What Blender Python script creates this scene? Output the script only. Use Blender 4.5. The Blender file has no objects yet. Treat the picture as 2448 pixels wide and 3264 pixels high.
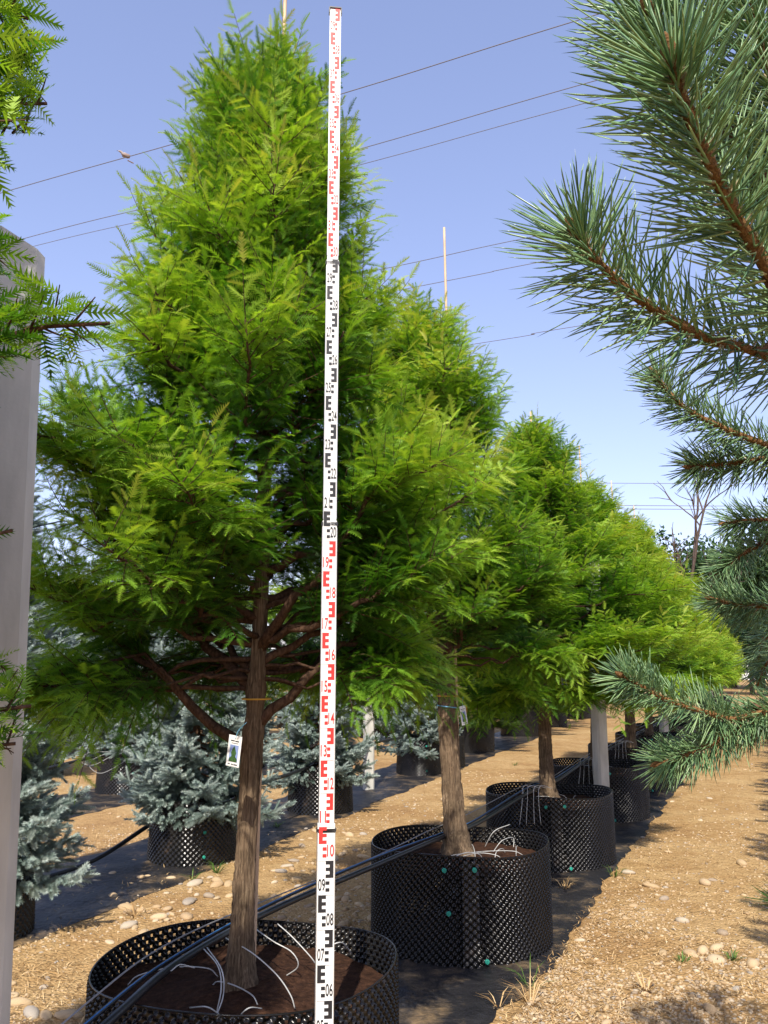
import bpy, math
import numpy as np
from mathutils import Vector, Matrix

# ------------------------------------------------------------------ camera, sky, sun, exposure
sc = bpy.context.scene
FPX, CAM_H, TILT = 2767.0, 1.586, math.radians(10.24)
cam_d = bpy.data.cameras.new("camera"); cam = bpy.data.objects.new("camera", cam_d)
sc.collection.objects.link(cam); sc.camera = cam
cam.location = (0, 0, CAM_H); cam.rotation_euler = (math.pi / 2 + TILT, 0, 0)
cam_d.sensor_fit = 'VERTICAL'; cam_d.sensor_height = 36; cam_d.lens = 36 * FPX / 3264
cam_d.clip_start = 0.02; cam_d.clip_end = 3000

SUN_EL, SUN_AZ = math.radians(46), math.radians(6)      # the sun stands behind the camera; shadows run forward, AZ to the right
w = bpy.data.worlds.new("World"); sc.world = w; w.use_nodes = True
nt = w.node_tree; bg = nt.nodes["Background"]
sky = nt.nodes.new("ShaderNodeTexSky"); sky.sky_type = 'NISHITA'; sky.sun_disc = False
sky.sun_elevation = SUN_EL; sky.sun_rotation = math.pi + SUN_AZ
sky.altitude = 100; sky.air_density = 1.0; sky.dust_density = 1.0; sky.ozone_density = 2.0
gm = nt.nodes.new("ShaderNodeGamma"); gm.inputs[1].default_value = .75
tn = nt.nodes.new("ShaderNodeMixRGB"); tn.blend_type = 'MULTIPLY'; tn.inputs[0].default_value = 1; tn.inputs[2].default_value = (1.19, 1.08, 1.257, 1)
nt.links.new(sky.outputs[0], gm.inputs[0]); nt.links.new(gm.outputs[0], tn.inputs[1]); nt.links.new(tn.outputs[0], bg.inputs[0]); bg.inputs[1].default_value = 0.15
sun_d = bpy.data.lights.new("sun", 'SUN'); sun_d.energy = 3.4; sun_d.angle = math.radians(0.53); sun_d.color = (1.0, 0.93, 0.82)
sun = bpy.data.objects.new("sun", sun_d); sc.collection.objects.link(sun)
LD = Vector((math.sin(SUN_AZ) * math.cos(SUN_EL), math.cos(SUN_AZ) * math.cos(SUN_EL), -math.sin(SUN_EL)))
sun.rotation_euler = LD.to_track_quat('-Z', 'Y').to_euler(); sun.location = (-2, -8, 12)
sc.view_settings.view_transform = 'Standard'; sc.view_settings.look = 'None'
sc.view_settings.exposure = 1.0; sc.view_settings.gamma = 1.0; sc.view_settings.use_curve_mapping = False

cy = sc.cycles; cy.max_bounces = 4; cy.diffuse_bounces = 3; cy.glossy_bounces = 2; cy.transmission_bounces = 2; cy.transparent_max_bounces = 4

# ------------------------------------------------------------------ helpers
C = sc.collection
rng = np.random.default_rng(7)
A = np.array
FWD, RGT, UPV = A([0, math.cos(TILT), math.sin(TILT)]), A([1.0, 0, 0]), A([0, -math.sin(TILT), math.cos(TILT)])
def aim(px, py): return FWD + (px - 1224) / FPX * RGT + (1632 - py) / FPX * UPV
def on_z(px, py, z):
    d = aim(px, py); return A([0, 0, CAM_H]) + d * ((z - CAM_H) / d[2])
def at_d(px, py, dist): return A([0, 0, CAM_H]) + aim(px, py) * dist
def pix(P):
    P = np.asarray(P, float) - A([0, 0, CAM_H]); d = P @ FWD
    return 1224 + FPX * (P @ RGT) / d, 1632 - FPX * (P @ UPV) / d, d

class Geo:
    def __init__(s): s.V, s.T, s.Q, s.N, s.n = [], [], [], [], 0
    def add(s, V, T=None, Q=None, tone=0.5):
        V = np.asarray(V, np.float32).reshape(-1, 3)
        if T is not None and len(T): s.T.append(np.asarray(T, np.int64).reshape(-1, 3) + s.n)
        if Q is not None and len(Q): s.Q.append(np.asarray(Q, np.int64).reshape(-1, 4) + s.n)
        s.V.append(V); s.N.append(np.broadcast_to(np.asarray(tone, np.float32), (len(V),)))
        s.n += len(V); return s
    def mesh(s, name, mat=None, smooth=False, tone=True):
        me = bpy.data.meshes.new(name)
        V = np.concatenate(s.V) if s.V else np.zeros((0, 3), np.float32)
        T = np.concatenate(s.T) if s.T else np.zeros((0, 3), np.int64)
        Q = np.concatenate(s.Q) if s.Q else np.zeros((0, 4), np.int64)
        me.vertices.add(len(V)); me.vertices.foreach_set('co', V.ravel())
        li = np.concatenate([T.ravel(), Q.ravel()]).astype(np.int32)
        me.loops.add(len(li)); me.loops.foreach_set('vertex_index', li)
        st = np.concatenate([np.arange(len(T)) * 3, len(T) * 3 + np.arange(len(Q)) * 4]).astype(np.int32)
        me.polygons.add(len(st)); me.polygons.foreach_set('loop_start', st)
        me.polygons.foreach_set('use_smooth', np.full(len(st), smooth))
        if tone:
            at = me.attributes.new('tone', 'FLOAT', 'POINT'); at.data.foreach_set('value', np.concatenate(s.N))
        me.update(calc_edges=True)
        if mat: me.materials.append(mat)
        return me

def link(name, me, parent=None, loc=None, rot=None, kind=None):
    o = bpy.data.objects.new(name, me); C.objects.link(o)
    if parent is not None: o.parent = parent
    if loc is not None: o.location = tuple(float(x) for x in loc)
    if rot is not None: o.rotation_euler = rot
    if kind: o["kind"] = kind
    return o
def tag(o, label, cat, group=None):
    o["label"] = label; o["category"] = cat
    if group: o["group"] = group
    return o
def empty(name, loc, rz=0.0):
    o = bpy.data.objects.new(name, None); C.objects.link(o); o.empty_display_size = 0.1
    o.location = tuple(float(x) for x in loc); o.rotation_euler = (0, 0, rz); return o
def copy_tree(o, parent=None):
    c = o.copy(); C.objects.link(c); c.parent = parent
    for ch in list(o.children): copy_tree(ch, c)
    return c

def nrm(v):
    v = np.asarray(v, float); return v / np.maximum(np.linalg.norm(v, axis=-1, keepdims=True), 1e-9)
def tube(path, rad, sides=8, cap=True, tone=0.5, jitter=None):
    P = np.asarray(path, float); n = len(P); rad = np.broadcast_to(np.asarray(rad, float), (n,))
    Tn = np.gradient(P, axis=0); Tn = nrm(Tn)
    ref = A([0, 0, 1.0]) if abs(Tn[0][2]) < .9 else A([1.0, 0, 0])
    u = nrm(np.cross(ref, Tn[0])); U = [u]
    for i in range(1, n):
        u = U[-1] - Tn[i] * (U[-1] @ Tn[i]); U.append(nrm(u))
    U = A(U); W = np.cross(Tn, U)
    a = np.linspace(0, 2 * np.pi, sides, endpoint=False)
    R = rad[:, None] * (np.ones((n, sides)) if jitter is None else jitter)
    V = P[:, None, :] + R[..., None] * (np.cos(a)[None, :, None] * U[:, None, :] + np.sin(a)[None, :, None] * W[:, None, :])
    V = V.reshape(-1, 3); i = np.arange(n - 1)[:, None] * sides; j = np.arange(sides)[None, :]; k = (j + 1) % sides
    Q = np.stack([i + j, i + k, i + sides + k, i + sides + j], -1).reshape(-1, 4); T = []
    if cap:
        V = np.concatenate([V, P[:1], P[-1:]]); m = n * sides; jj = np.arange(sides); kk = (jj + 1) % sides
        T = np.concatenate([np.stack([kk, jj, np.full(sides, m)], -1), np.stack([(n - 1) * sides + jj, (n - 1) * sides + kk, np.full(sides, m + 1)], -1)])
    return V, T, Q
def gtube(path, rad, sides=8, cap=True, tone=0.5, jitter=None, g=None):
    g = g or Geo(); V, T, Q = tube(path, rad, sides, cap, tone, jitter); return g.add(V, T, Q, tone)
def spline(pts, n=24):
    P = np.asarray(pts, float); m = len(P); t = np.linspace(0, m - 1, n); out = []
    E = np.concatenate([[2 * P[0] - P[1]], P, [2 * P[-1] - P[-2]]])
    for x in t:
        i = min(int(x), m - 2); f = x - i; a, b, c, d = E[i:i + 4]
        out.append(.5 * (2 * b + (c - a) * f + (2 * a - 5 * b + 4 * c - d) * f * f + (3 * b - a - 3 * c + d) * f ** 3))
    return A(out)
def box(cx, cy, cz, sx, sy, sz):
    V = A([[x, y, z] for z in (-.5, .5) for y in (-.5, .5) for x in (-.5, .5)]) * A([sx, sy, sz]) + A([cx, cy, cz])
    return V, None, A([[0, 2, 3, 1], [4, 5, 7, 6], [0, 1, 5, 4], [2, 6, 7, 3], [0, 4, 6, 2], [1, 3, 7, 5]])
def bevel_box(name, dims, mat, bev=.004):
    import bmesh
    bm = bmesh.new(); bmesh.ops.create_cube(bm, size=1)
    bmesh.ops.scale(bm, vec=dims, verts=bm.verts)
    bmesh.ops.bevel(bm, geom=bm.edges[:], offset=bev, segments=2, affect='EDGES')
    me = bpy.data.meshes.new(name); bm.to_mesh(me); bm.free(); me.materials.append(mat); return me
_ph = np.random.default_rng(3).uniform(0, 6.28, (40, 3))
def wob(x, y, f=1.0, k=0):          # cheap smooth noise, about -1..1
    s = 0
    for i in range(5):
        a = _ph[(i + k) % 40]; ff = f * (1 + .73 * i); th = a[0]
        s = s + np.sin((x * math.cos(th) + y * math.sin(th)) * ff + a[1]) * np.sin((-x * math.sin(th * 1.7) + y * math.cos(th * 1.7)) * ff * .8 + a[2]) / (1 + .4 * i)
    return s / 2.0
def gz(x, y): return .012 * wob(x, y, .9) + .006 * wob(x, y, 3.1, 7)

# ------------------------------------------------------------------ materials
def material(name):
    m = bpy.data.materials.new(name); m.use_nodes = True
    return m, m.node_tree.nodes, m.node_tree.links, m.node_tree.nodes["Principled BSDF"]
def ramp(N, stops):
    r = N.new("ShaderNodeValToRGB"); e = r.color_ramp.elements
    while len(e) < len(stops): e.new(.5)
    for el, (p, c) in zip(e, stops): el.position = p; el.color = (*c, 1)
    return r
def noise(N, L, scale, detail=4, coord=None, stretch=None, rough=.55):
    n = N.new("ShaderNodeTexNoise"); n.inputs["Scale"].default_value = scale; n.inputs["Detail"].default_value = detail
    n.inputs["Roughness"].default_value = rough
    if coord is not None:
        if stretch:
            mp = N.new("ShaderNodeMapping"); mp.inputs["Scale"].default_value = stretch; L.new(coord, mp.inputs[0]); L.new(mp.outputs[0], n.inputs[0])
        else: L.new(coord, n.inputs[0])
    return n
def coord(N, which="Object"): return N.new("ShaderNodeTexCoord").outputs[which]
def bump(N, L, src, bsdf, strength=.4, dist=.01):
    b = N.new("ShaderNodeBump"); b.inputs["Strength"].default_value = strength; b.inputs["Distance"].default_value = dist
    L.new(src, b.inputs["Height"]); L.new(b.outputs[0], bsdf.inputs["Normal"]); return b
def plain(name, col, rough=.5, spec=.5, var=.12, scale=30, metal=0, bmp=0):
    m, N, L, B = material(name); c = coord(N); n = noise(N, L, scale, 4, c)
    lo = tuple(max(0, x * (1 - var)) for x in col); hi = tuple(min(1, x * (1 + var)) for x in col)
    r = ramp(N, [(.3, lo), (.7, hi)]); L.new(n.outputs[0], r.inputs[0]); L.new(r.outputs[0], B.inputs["Base Color"])
    B.inputs["Roughness"].default_value = rough; B.inputs["Specular IOR Level"].default_value = spec; B.inputs["Metallic"].default_value = metal
    if bmp: bump(N, L, n.outputs[0], B, bmp, .003)
    return m
def leafy(name, stops, rough=.5, trans=.35, tstops=None, spec=.35):
    m, N, L, B = material(name)
    a = N.new("ShaderNodeAttribute"); a.attribute_name = "tone"
    r = ramp(N, stops); L.new(a.outputs["Fac"], r.inputs[0]); L.new(r.outputs[0], B.inputs["Base Color"])
    B.inputs["Roughness"].default_value = rough; B.inputs["Specular IOR Level"].default_value = spec
    if trans:
        t = N.new("ShaderNodeBsdfTranslucent"); r2 = ramp(N, tstops or stops); L.new(a.outputs["Fac"], r2.inputs[0]); L.new(r2.outputs[0], t.inputs[0])
        mx = N.new("ShaderNodeMixShader"); mx.inputs[0].default_value = trans
        L.new(B.outputs[0], mx.inputs[1]); L.new(t.outputs[0], mx.inputs[2]); L.new(mx.outputs[0], N["Material Output"].inputs[0])
    return m
def bark(name, dark, mid, light, stretch=(18, 18, 2.2), bstr=.9):
    m, N, L, B = material(name); c = coord(N)
    n = noise(N, L, 6, 8, c, stretch, .65); n2 = noise(N, L, 9, 4, c)
    r = ramp(N, [(.3, dark), (.5, mid), (.72, light)]); L.new(n.outputs[0], r.inputs[0])
    r2 = ramp(N, [(.35, (.55, .5, .42)), (.7, (1.1, 1.0, .9))]); L.new(n2.outputs[0], r2.inputs[0])
    mx = N.new("ShaderNodeMixRGB"); mx.blend_type = 'MULTIPLY'; mx.inputs[0].default_value = .7
    L.new(r.outputs[0], mx.inputs[1]); L.new(r2.outputs[0], mx.inputs[2]); L.new(mx.outputs[0], B.inputs["Base Color"])
    B.inputs["Roughness"].default_value = .9; B.inputs["Specular IOR Level"].default_value = .15
    bump(N, L, n.outputs[0], B, bstr, .008); return m

M = {}
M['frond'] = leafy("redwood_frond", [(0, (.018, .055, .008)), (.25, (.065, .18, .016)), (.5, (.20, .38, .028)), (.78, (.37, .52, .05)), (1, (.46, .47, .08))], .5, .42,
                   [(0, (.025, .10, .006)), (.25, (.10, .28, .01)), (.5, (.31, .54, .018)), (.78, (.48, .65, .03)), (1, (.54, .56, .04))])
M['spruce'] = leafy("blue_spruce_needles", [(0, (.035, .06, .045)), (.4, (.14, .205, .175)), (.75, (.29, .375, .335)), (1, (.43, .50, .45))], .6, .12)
M['pine'] = leafy("pine_needles", [(0, (.05, .12, .065)), (.4, (.15, .28, .125)), (.75, (.27, .42, .18)), (.93, (.38, .52, .27)), (.96, (.5, .42, .26)), (1, (.55, .47, .3))], .32, .16, spec=.6)
M['pine_far'] = leafy("distant_pine_needles", [(0, (.014, .04, .012)), (.5, (.05, .11, .025)), (1, (.14, .21, .04))], .45, .3)
M['broadleaf'] = leafy("broad_leaves", [(0, (.012, .035, .012)), (.5, (.035, .085, .022)), (1, (.09, .15, .035))], .55, .3)
M['weed'] = leafy("weed_leaves", [(0, (.04, .1, .02)), (1, (.14, .24, .04))], .5, .3)
M['straw'] = leafy("dry_straw", [(0, (.16, .09, .04)), (.5, (.42, .27, .12)), (1, (.62, .46, .25))], .85, 0, spec=.1)
M['bark'] = bark("redwood_bark", (.04, .028, .02), (.165, .12, .08), (.33, .26, .18), (26, 26, 1.6), 1.0)
M['limb'] = bark("redwood_limb_bark", (.032, .02, .014), (.095, .056, .038), (.17, .11, .075), (14, 14, 6), .6)
M['twig'] = plain("redwood_twig", (.16, .085, .04), .8, .2)
M['pinestem'] = bark("pine_shoot_bark", (.10, .05, .022), (.29, .16, .07), (.46, .29, .14), (60, 60, 60), .8)
M['pinebark'] = bark("pine_bark", (.05, .03, .02), (.15, .09, .06), (.25, .16, .1), (12, 12, 4))
M['deadwood'] = bark("dead_wood", (.06, .045, .04), (.12, .095, .085), (.2, .165, .15), (3, 3, .6))
M['white'] = plain("staff_white", (.74, .74, .72), .4, .5, .08, 14)
M['red'] = plain("staff_red_print", (.62, .035, .03), .45, .4, .08, 60)
M['black'] = plain("staff_black_print", (.018, .018, .02), .45, .4, .15, 60)
M['cap'] = plain("black_plastic", (.02, .02, .022), .4, .5)
M['alu'] = plain("aluminium_edge", (.5, .5, .5), .35, .5, .1, 20, .6)
M['teal'] = plain("teal_plastic", (.025, .30, .22), .45, .4, .1)
M['pipe'] = plain("black_pipe", (.016, .017, .02), .33, .5, .2, 20)
M['blue'] = plain("blue_stripe", (.03, .16, .42), .4, .5)
M['hose'] = plain("white_drip_hose", (.5, .5, .48), .5, .4)
M['yellow'] = plain("yellow_string", (.6, .33, .05), .7, .2)
M['bluestring'] = plain("blue_string", (.16, .42, .6), .6, .3)
M['bamboo'] = plain("pale_cane", (.62, .44, .28), .7, .3, .15, 12)
M['galv'] = plain("galvanised_wire", (.28, .27, .27), .5, .5)
M['cable'] = plain("power_cable", (.13, .12, .13), .6, .4)
M['paper'] = plain("tag_card", (.80, .80, .78), .5, .4, .02)
M['tagsky'] = plain("tag_print_blue", (.22, .30, .55), .5, .3, .1, 200)
M['taggreen'] = plain("tag_print_green", (.04, .10, .03), .5, .3, .4, 400)
M['tagink'] = plain("tag_print_dark", (.05, .05, .06), .6, .3)
M['bird'] = plain("bird_feathers", (.30, .26, .25), .8, .2, .15, 60)
M['birdwing'] = plain("bird_wing", (.26, .2, .18), .8, .2, .15, 60)
M['wood'] = plain("red_brown_timber", (.22, .075, .04), .7, .3, .3, 14)
M['shed'] = plain("white_sheet_metal", (.62, .63, .64), .6, .3, .05, 4)
M['roof'] = plain("grey_roof_sheet", (.3, .31, .33), .6, .3, .1, 4)
M['window'] = plain("dark_window", (.04, .05, .06), .1, .6)
M['smoothpot'] = plain("smooth_black_tub", (.022, .022, .024), .5, .4, .25, 12)

def pot_mat():
    m, N, L, B = material("dimpled_black_plastic"); c = coord(N)
    n = noise(N, L, 6, 8, c, None, .7); r = ramp(N, [(.35, (.006, .006, .006)), (.62, (.010, .009, .008)), (.72, (.05, .034, .023)), (.85, (.10, .07, .045))])
    L.new(n.outputs[0], r.inputs[0]); L.new(r.outputs[0], B.inputs["Base Color"])
    r2 = ramp(N, [(.3, (.16, .16, .16)), (.75, (.34, .34, .34))]); L.new(n.outputs[0], r2.inputs[0]); L.new(r2.outputs[0], B.inputs["Roughness"])
    B.inputs["Specular IOR Level"].default_value = .42; return m
M['pot'] = pot_mat()
def post_mat():
    m, N, L, B = material("grey_post_paint"); c = coord(N)
    n = noise(N, L, 3, 6, c, (6, 6, 1.2)); n2 = noise(N, L, 90, 3, c)
    r = ramp(N, [(.3, (.40, .395, .35)), (.55, (.50, .49, .435)), (.75, (.58, .565, .50))]); L.new(n.outputs[0], r.inputs[0]); L.new(r.outputs[0], B.inputs["Base Color"])
    B.inputs["Roughness"].default_value = .55; bump(N, L, n2.outputs[0], B, .25, .002); return m
M['post'] = post_mat()
def ground_mat():
    m, N, L, B = material("sandy_ground"); c = coord(N)
    n1 = noise(N, L, .55, 5, c, None, .6); n2 = noise(N, L, 14, 6, c, None, .7); n3 = noise(N, L, 2.6, 6, c, None, .7)
    r1 = ramp(N, [(.3, (.26, .145, .068)), (.46, (.41, .265, .12)), (.6, (.51, .36, .18)), (.8, (.57, .43, .24))])
    mixv = N.new("ShaderNodeMath"); mixv.operation = 'ADD'
    mm = N.new("ShaderNodeMath"); mm.operation = 'MULTIPLY'; mm.inputs[1].default_value = .55; L.new(n1.outputs[0], mm.inputs[0])
    m2 = N.new("ShaderNodeMath"); m2.operation = 'MULTIPLY'; m2.inputs[1].default_value = .45; L.new(n3.outputs[0], m2.inputs[0])
    L.new(mm.outputs[0], mixv.inputs[0]); L.new(m2.outputs[0], mixv.inputs[1]); L.new(mixv.outputs[0], r1.inputs[0])
    r2 = ramp(N, [(.25, (.45, .40, .33)), (.5, (.95, .93, .9)), (.75, (1.2, 1.18, 1.12))]); L.new(n2.outputs[0], r2.inputs[0])
    mx = N.new("ShaderNodeMixRGB"); mx.blend_type = 'MULTIPLY'; mx.inputs[0].default_value = .85
    L.new(r1.outputs[0], mx.inputs[1]); L.new(r2.outputs[0], mx.inputs[2])
    v = N.new("ShaderNodeTexVoronoi"); v.inputs["Scale"].default_value = 55; L.new(c, v.inputs["Vector"])
    rv = ramp(N, [(0, (1.12, 1.1, 1.06)), (.5, (.95, .93, .9)), (1, (.62, .56, .48))]); L.new(v.outputs["Distance"], rv.inputs[0])
    mx2 = N.new("ShaderNodeMixRGB"); mx2.blend_type = 'MULTIPLY'; mx2.inputs[0].default_value = .6
    L.new(mx.outputs[0], mx2.inputs[1]); L.new(rv.outputs[0], mx2.inputs[2]); L.new(mx2.outputs[0], B.inputs["Base Color"])
    B.inputs["Roughness"].default_value = .95; B.inputs["Specular IOR Level"].default_value = .1
    ad = N.new("ShaderNodeMath"); ad.operation = 'SUBTRACT'; L.new(n2.outputs[0], ad.inputs[0]); L.new(v.outputs["Distance"], ad.inputs[1])
    bump(N, L, ad.outputs[0], B, .7, .02); return m
M['ground'] = ground_mat()
def stone_mat():
    m, N, L, B = material("river_stone"); c = coord(N)
    oi = N.new("ShaderNodeObjectInfo"); at = N.new("ShaderNodeAttribute"); at.attribute_name = "tone"
    ad = N.new("ShaderNodeMath"); ad.operation = 'ADD'; L.new(oi.outputs["Random"], ad.inputs[0]); L.new(at.outputs["Fac"], ad.inputs[1])
    fr = N.new("ShaderNodeMath"); fr.operation = 'FRACT'; L.new(ad.outputs[0], fr.inputs[0])
    r = ramp(N, [(0, (.44, .325, .19)), (.3, (.54, .42, .27)), (.55, (.40, .275, .15)), (.76, (.57, .475, .34)), (.88, (.36, .325, .28)), (1, (.32, .235, .15))]); L.new(fr.outputs[0], r.inputs[0])
    n = noise(N, L, 25, 5, c); r2 = ramp(N, [(.3, (.7, .66, .6)), (.65, (1.08, 1.06, 1.03))]); L.new(n.outputs[0], r2.inputs[0])
    mx = N.new("ShaderNodeMixRGB"); mx.blend_type = 'MULTIPLY'; mx.inputs[0].default_value = .8
    L.new(r.outputs[0], mx.inputs[1]); L.new(r2.outputs[0], mx.inputs[2]); L.new(mx.outputs[0], B.inputs["Base Color"])
    B.inputs["Roughness"].default_value = .85; B.inputs["Specular IOR Level"].default_value = .2
    bump(N, L, n.outputs[0], B, .3, .004); return m
M['stone'] = stone_mat()
def soil_mat():
    m, N, L, B = material("dark_soil"); c = coord(N); n = noise(N, L, 38, 7, c, None, .7)
    r = ramp(N, [(.3, (.018, .009, .006)), (.55, (.062, .03, .018)), (.8, (.13, .065, .035))]); L.new(n.outputs[0], r.inputs[0]); L.new(r.outputs[0], B.inputs["Base Color"])
    B.inputs["Roughness"].default_value = .95; B.inputs["Specular IOR Level"].default_value = .1; bump(N, L, n.outputs[0], B, .9, .02); return m
M['soil'] = soil_mat()
def fabric_mat():
    m, N, L, B = material("black_ground_fabric"); c = coord(N)
    n = noise(N, L, 3.2, 6, c, None, .65); n2 = noise(N, L, 22, 5, c)
    r = ramp(N, [(.35, (.010, .010, .012)), (.5, (.02, .019, .02)), (.58, (.08, .06, .04)), (.72, (.30, .20, .10))]); L.new(n.outputs[0], r.inputs[0]); L.new(r.outputs[0], B.inputs["Base Color"])
    B.inputs["Roughness"].default_value = .5; B.inputs["Specular IOR Level"].default_value = .4; bump(N, L, n2.outputs[0], B, .9, .02); return m
M['fabric'] = fabric_mat()

# ------------------------------------------------------------------ ground
def axis(lo, a, b, hi, step, grow=1.35):
    mid = list(np.arange(a, b + 1e-6, step)); s = step; left, x = [], a
    while x > lo: s *= grow; x -= s; left.append(max(x, lo))
    s, right, x = step, [], b
    while x < hi: s *= grow; x += s; right.append(min(x, hi))
    return A(left[::-1] + mid + right)
gxs, gys = axis(-700, -6, 8, 700, .08), axis(-300, 1.5, 17, 1500, .08)
X, Y = np.meshgrid(gxs, gys); Z = gz(X, Y) * np.clip(1.6 - np.hypot(X, Y - 8) / 40, 0, 1)
def gridq(ny, nx):
    i = np.arange(ny - 1)[:, None] * nx + np.arange(nx - 1)[None, :]
    return np.stack([i, i + 1, i + nx + 1, i + nx], -1).reshape(-1, 4)
g = Geo().add(np.stack([X, Y, Z], -1), None, gridq(*X.shape))
ground = link("ground", g.mesh("ground", M['ground'], True), kind="structure")

ROW0, STEP = A([-.49, 3.33]), A([.95, 2.2])               # the potted conifer row: tree k stands at ROW0 + k*STEP
def rowpt(k, off=0.0):
    d = STEP / np.linalg.norm(STEP); n = A([d[1], -d[0]]); return ROW0 + STEP * k + n * off

# black ground cloth strips along both rows
def fabric(name, p0, p1, w0, w1, label, seed, lift=.012):
    p0, p1 = A(p0), A(p1); d = p1 - p0; Ln = np.linalg.norm(d); d = d / Ln; n = A([d[1], -d[0]])
    ns, nw = int(Ln / .07), int((w1 - w0) / .05)
    s = np.linspace(0, Ln, ns); v = np.linspace(0, 1, nw); S, Vv = np.meshgrid(s, v)
    e0 = w0 + .07 * wob(S, S * 0, 2.2, seed) + .04 * wob(S, S * 0, 9, seed + 3); e1 = w1 + .05 * wob(S, S * 0 + 5, 2.0, seed + 5) + .04 * wob(S, S * 0, 8, seed + 2)
    W = e0 + (e1 - e0) * Vv
    px, py = p0[0] + d[0] * S + n[0] * W, p0[1] + d[1] * S + n[1] * W
    edge = np.minimum(Vv, 1 - Vv) * (w1 - w0)
    z = gz(px, py) + lift * np.clip(edge / .06, .25, 1) + .016 * np.clip(wob(S * 1.0, W * 4, 6, seed + 9), -.2, 1.2) * np.clip(edge / .1, .1, 1)
    g = Geo().add(np.stack([px, py, z], -1), None, gridq(*S.shape))
    return tag(link(name, g.mesh(name, M['fabric'], True)), label, "ground cloth")
a, b = rowpt(-1.4), rowpt(13)
fabric("ground_cloth", a, b, -.46, .57, "black ground cloth strip lying under the large conifer pots", 4)
fabric("ground_cloth", (-3.55, 2.7), (3.7, 22.4), -.85, .42, "wrinkled black ground cloth strip under the row of blue spruce pots", 11)
fabric("ground_cloth", (-5.6, 6.6), (-.6, 19.0), -.5, .85, "black ground cloth strip in the back row under the paler spruces", 17)

# stones
def ico(sub):
    import bmesh
    bm = bmesh.new(); bmesh.ops.create_icosphere(bm, subdivisions=sub, radius=1)
    V = A([v.co[:] for v in bm.verts]); T = A([[v.index for v in f.verts] for f in bm.faces]); bm.free(); return V, T
I1, I2 = ico(1), ico(2)
stone_meshes = []
for i in range(8):
    r = np.random.default_rng(50 + i); V = I2[0].copy(); dirs = nrm(r.normal(size=(9, 3)))
    s = np.ones(len(V))
    for dd in dirs: s -= .16 * np.clip(V @ dd - .55, 0, 1) * r.uniform(.5, 2)
    V = V * s[:, None] * A([1, r.uniform(.6, .9), r.uniform(.35, .55)])
    stone_meshes.append(Geo().add(V, I2[1], tone=r.uniform(0, 1)).mesh("stone", M['stone'], True))
def in_pots(x, y, pots): return any((x - p[0]) ** 2 + (y - p[1]) ** 2 < p[2] ** 2 for p in pots)
CONPOTS = [(*rowpt(k), .57) for k in range(-1, 15)]
SPR = [(-2.52, 5.62), (-1.63, 7.78), (-.72, 10.25), (.56, 13.85)]
SPOTS = [(x, y, .40) for x, y in SPR] + [(-3.4, 11.85, .40)]
r = np.random.default_rng(21); n = 0
def offrow(x, y):
    d = STEP / np.linalg.norm(STEP); v = A([x, y]) - ROW0; return v @ A([d[1], -d[0]])
while n < 290:                                                # larger stones, each its own piece of the ground
    px, py = (r.uniform(20, 2448), 2180 + 1100 * r.uniform(0, 1) ** .8) if r.random() < .5 else (r.uniform(350, 1260), r.uniform(2640, 2980))
    p = on_z(px, py, 0)
    if p[1] > 15 or in_pots(p[0], p[1], CONPOTS + SPOTS): continue
    off = offrow(p[0], p[1])
    if -.5 < off < .62: continue
    big = off < -.5 and .4 > abs(p[0] + .8) / 3; s = r.uniform(.018, .034) if r.random() < (.5 if off < -.5 else .85) else r.uniform(.035, .06)
    o = link("stone", stone_meshes[r.integers(8)], ground, (p[0], p[1], gz(p[0], p[1]) + s * .12), (r.uniform(-.2, .2), r.uniform(-.2, .2), r.uniform(0, 6.28)))
    o.scale = (s * r.uniform(.9, 1.4), s, s); n += 1
for (px, py, s) in ((2365, 2757, .062), (2118, 2870, .045), (2200, 3045, .05), (2240, 3038, .055), (2285, 3068, .055), (2400, 3080, .06), (1418, 2555, .075), (2246, 2820, .06), (2175, 2940, .05), (2305, 2980, .05)):
    p = on_z(px, py, 0); o = link("stone", stone_meshes[r.integers(8)], ground, (p[0], p[1], s * .25), (0, 0, r.uniform(0, 6.28))); o.scale = (s, s, s * 1.1)
# gravel: too many to count
N1 = 46000
px, py = r.uniform(-40, 2490, N1), 2200 + 1080 * r.uniform(0, 1, N1) ** .62
dz = A([aim(a, b) for a, b in zip(px, py)]); t = -CAM_H / dz[:, 2]; P = dz * t[:, None]; P[:, 2] = 0
off = (P[:, :2] - ROW0) @ A([STEP[1], -STEP[0]]) / np.linalg.norm(STEP)
bare = np.clip(.35 + .9 * wob(P[:, 0], P[:, 1], 1.3, 15), .04, 1)
keep = (P[:, 1] < 16) & ((off < -.5) | (off > .6) | (r.random(N1) < .03)) & (r.random(N1) < bare)
P = P[keep]; n = len(P)
S = r.uniform(.003, .011, n) * (1 + .6 * (r.random(n) < .12)) * (1 + np.clip(P[:, 1] - 6, 0, 10) * .05)
P[:, 2] = gz(P[:, 0], P[:, 1]) + S * .15
ang = r.uniform(0, 6.28, n); sx, sy, sz_ = r.uniform(.9, 1.5, n), r.uniform(.7, 1, n), r.uniform(.4, .7, n)
B0 = I1[0][None] * np.stack([sx, sy, sz_], -1)[:, None, :] * (1 + .18 * r.normal(size=(n, 12, 1))) * S[:, None, None]
ca, sa = np.cos(ang)[:, None], np.sin(ang)[:, None]
V = np.stack([B0[..., 0] * ca - B0[..., 1] * sa, B0[..., 0] * sa + B0[..., 1] * ca, B0[..., 2]], -1) + P[:, None, :]
T = (I1[1][None] + (np.arange(n) * 12)[:, None, None]).reshape(-1, 3)
link("gravel", Geo().add(V, T, tone=np.repeat(r.uniform(0, 1, n), 12)).mesh("gravel", M['stone'], True), ground, kind="stuff")
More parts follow.
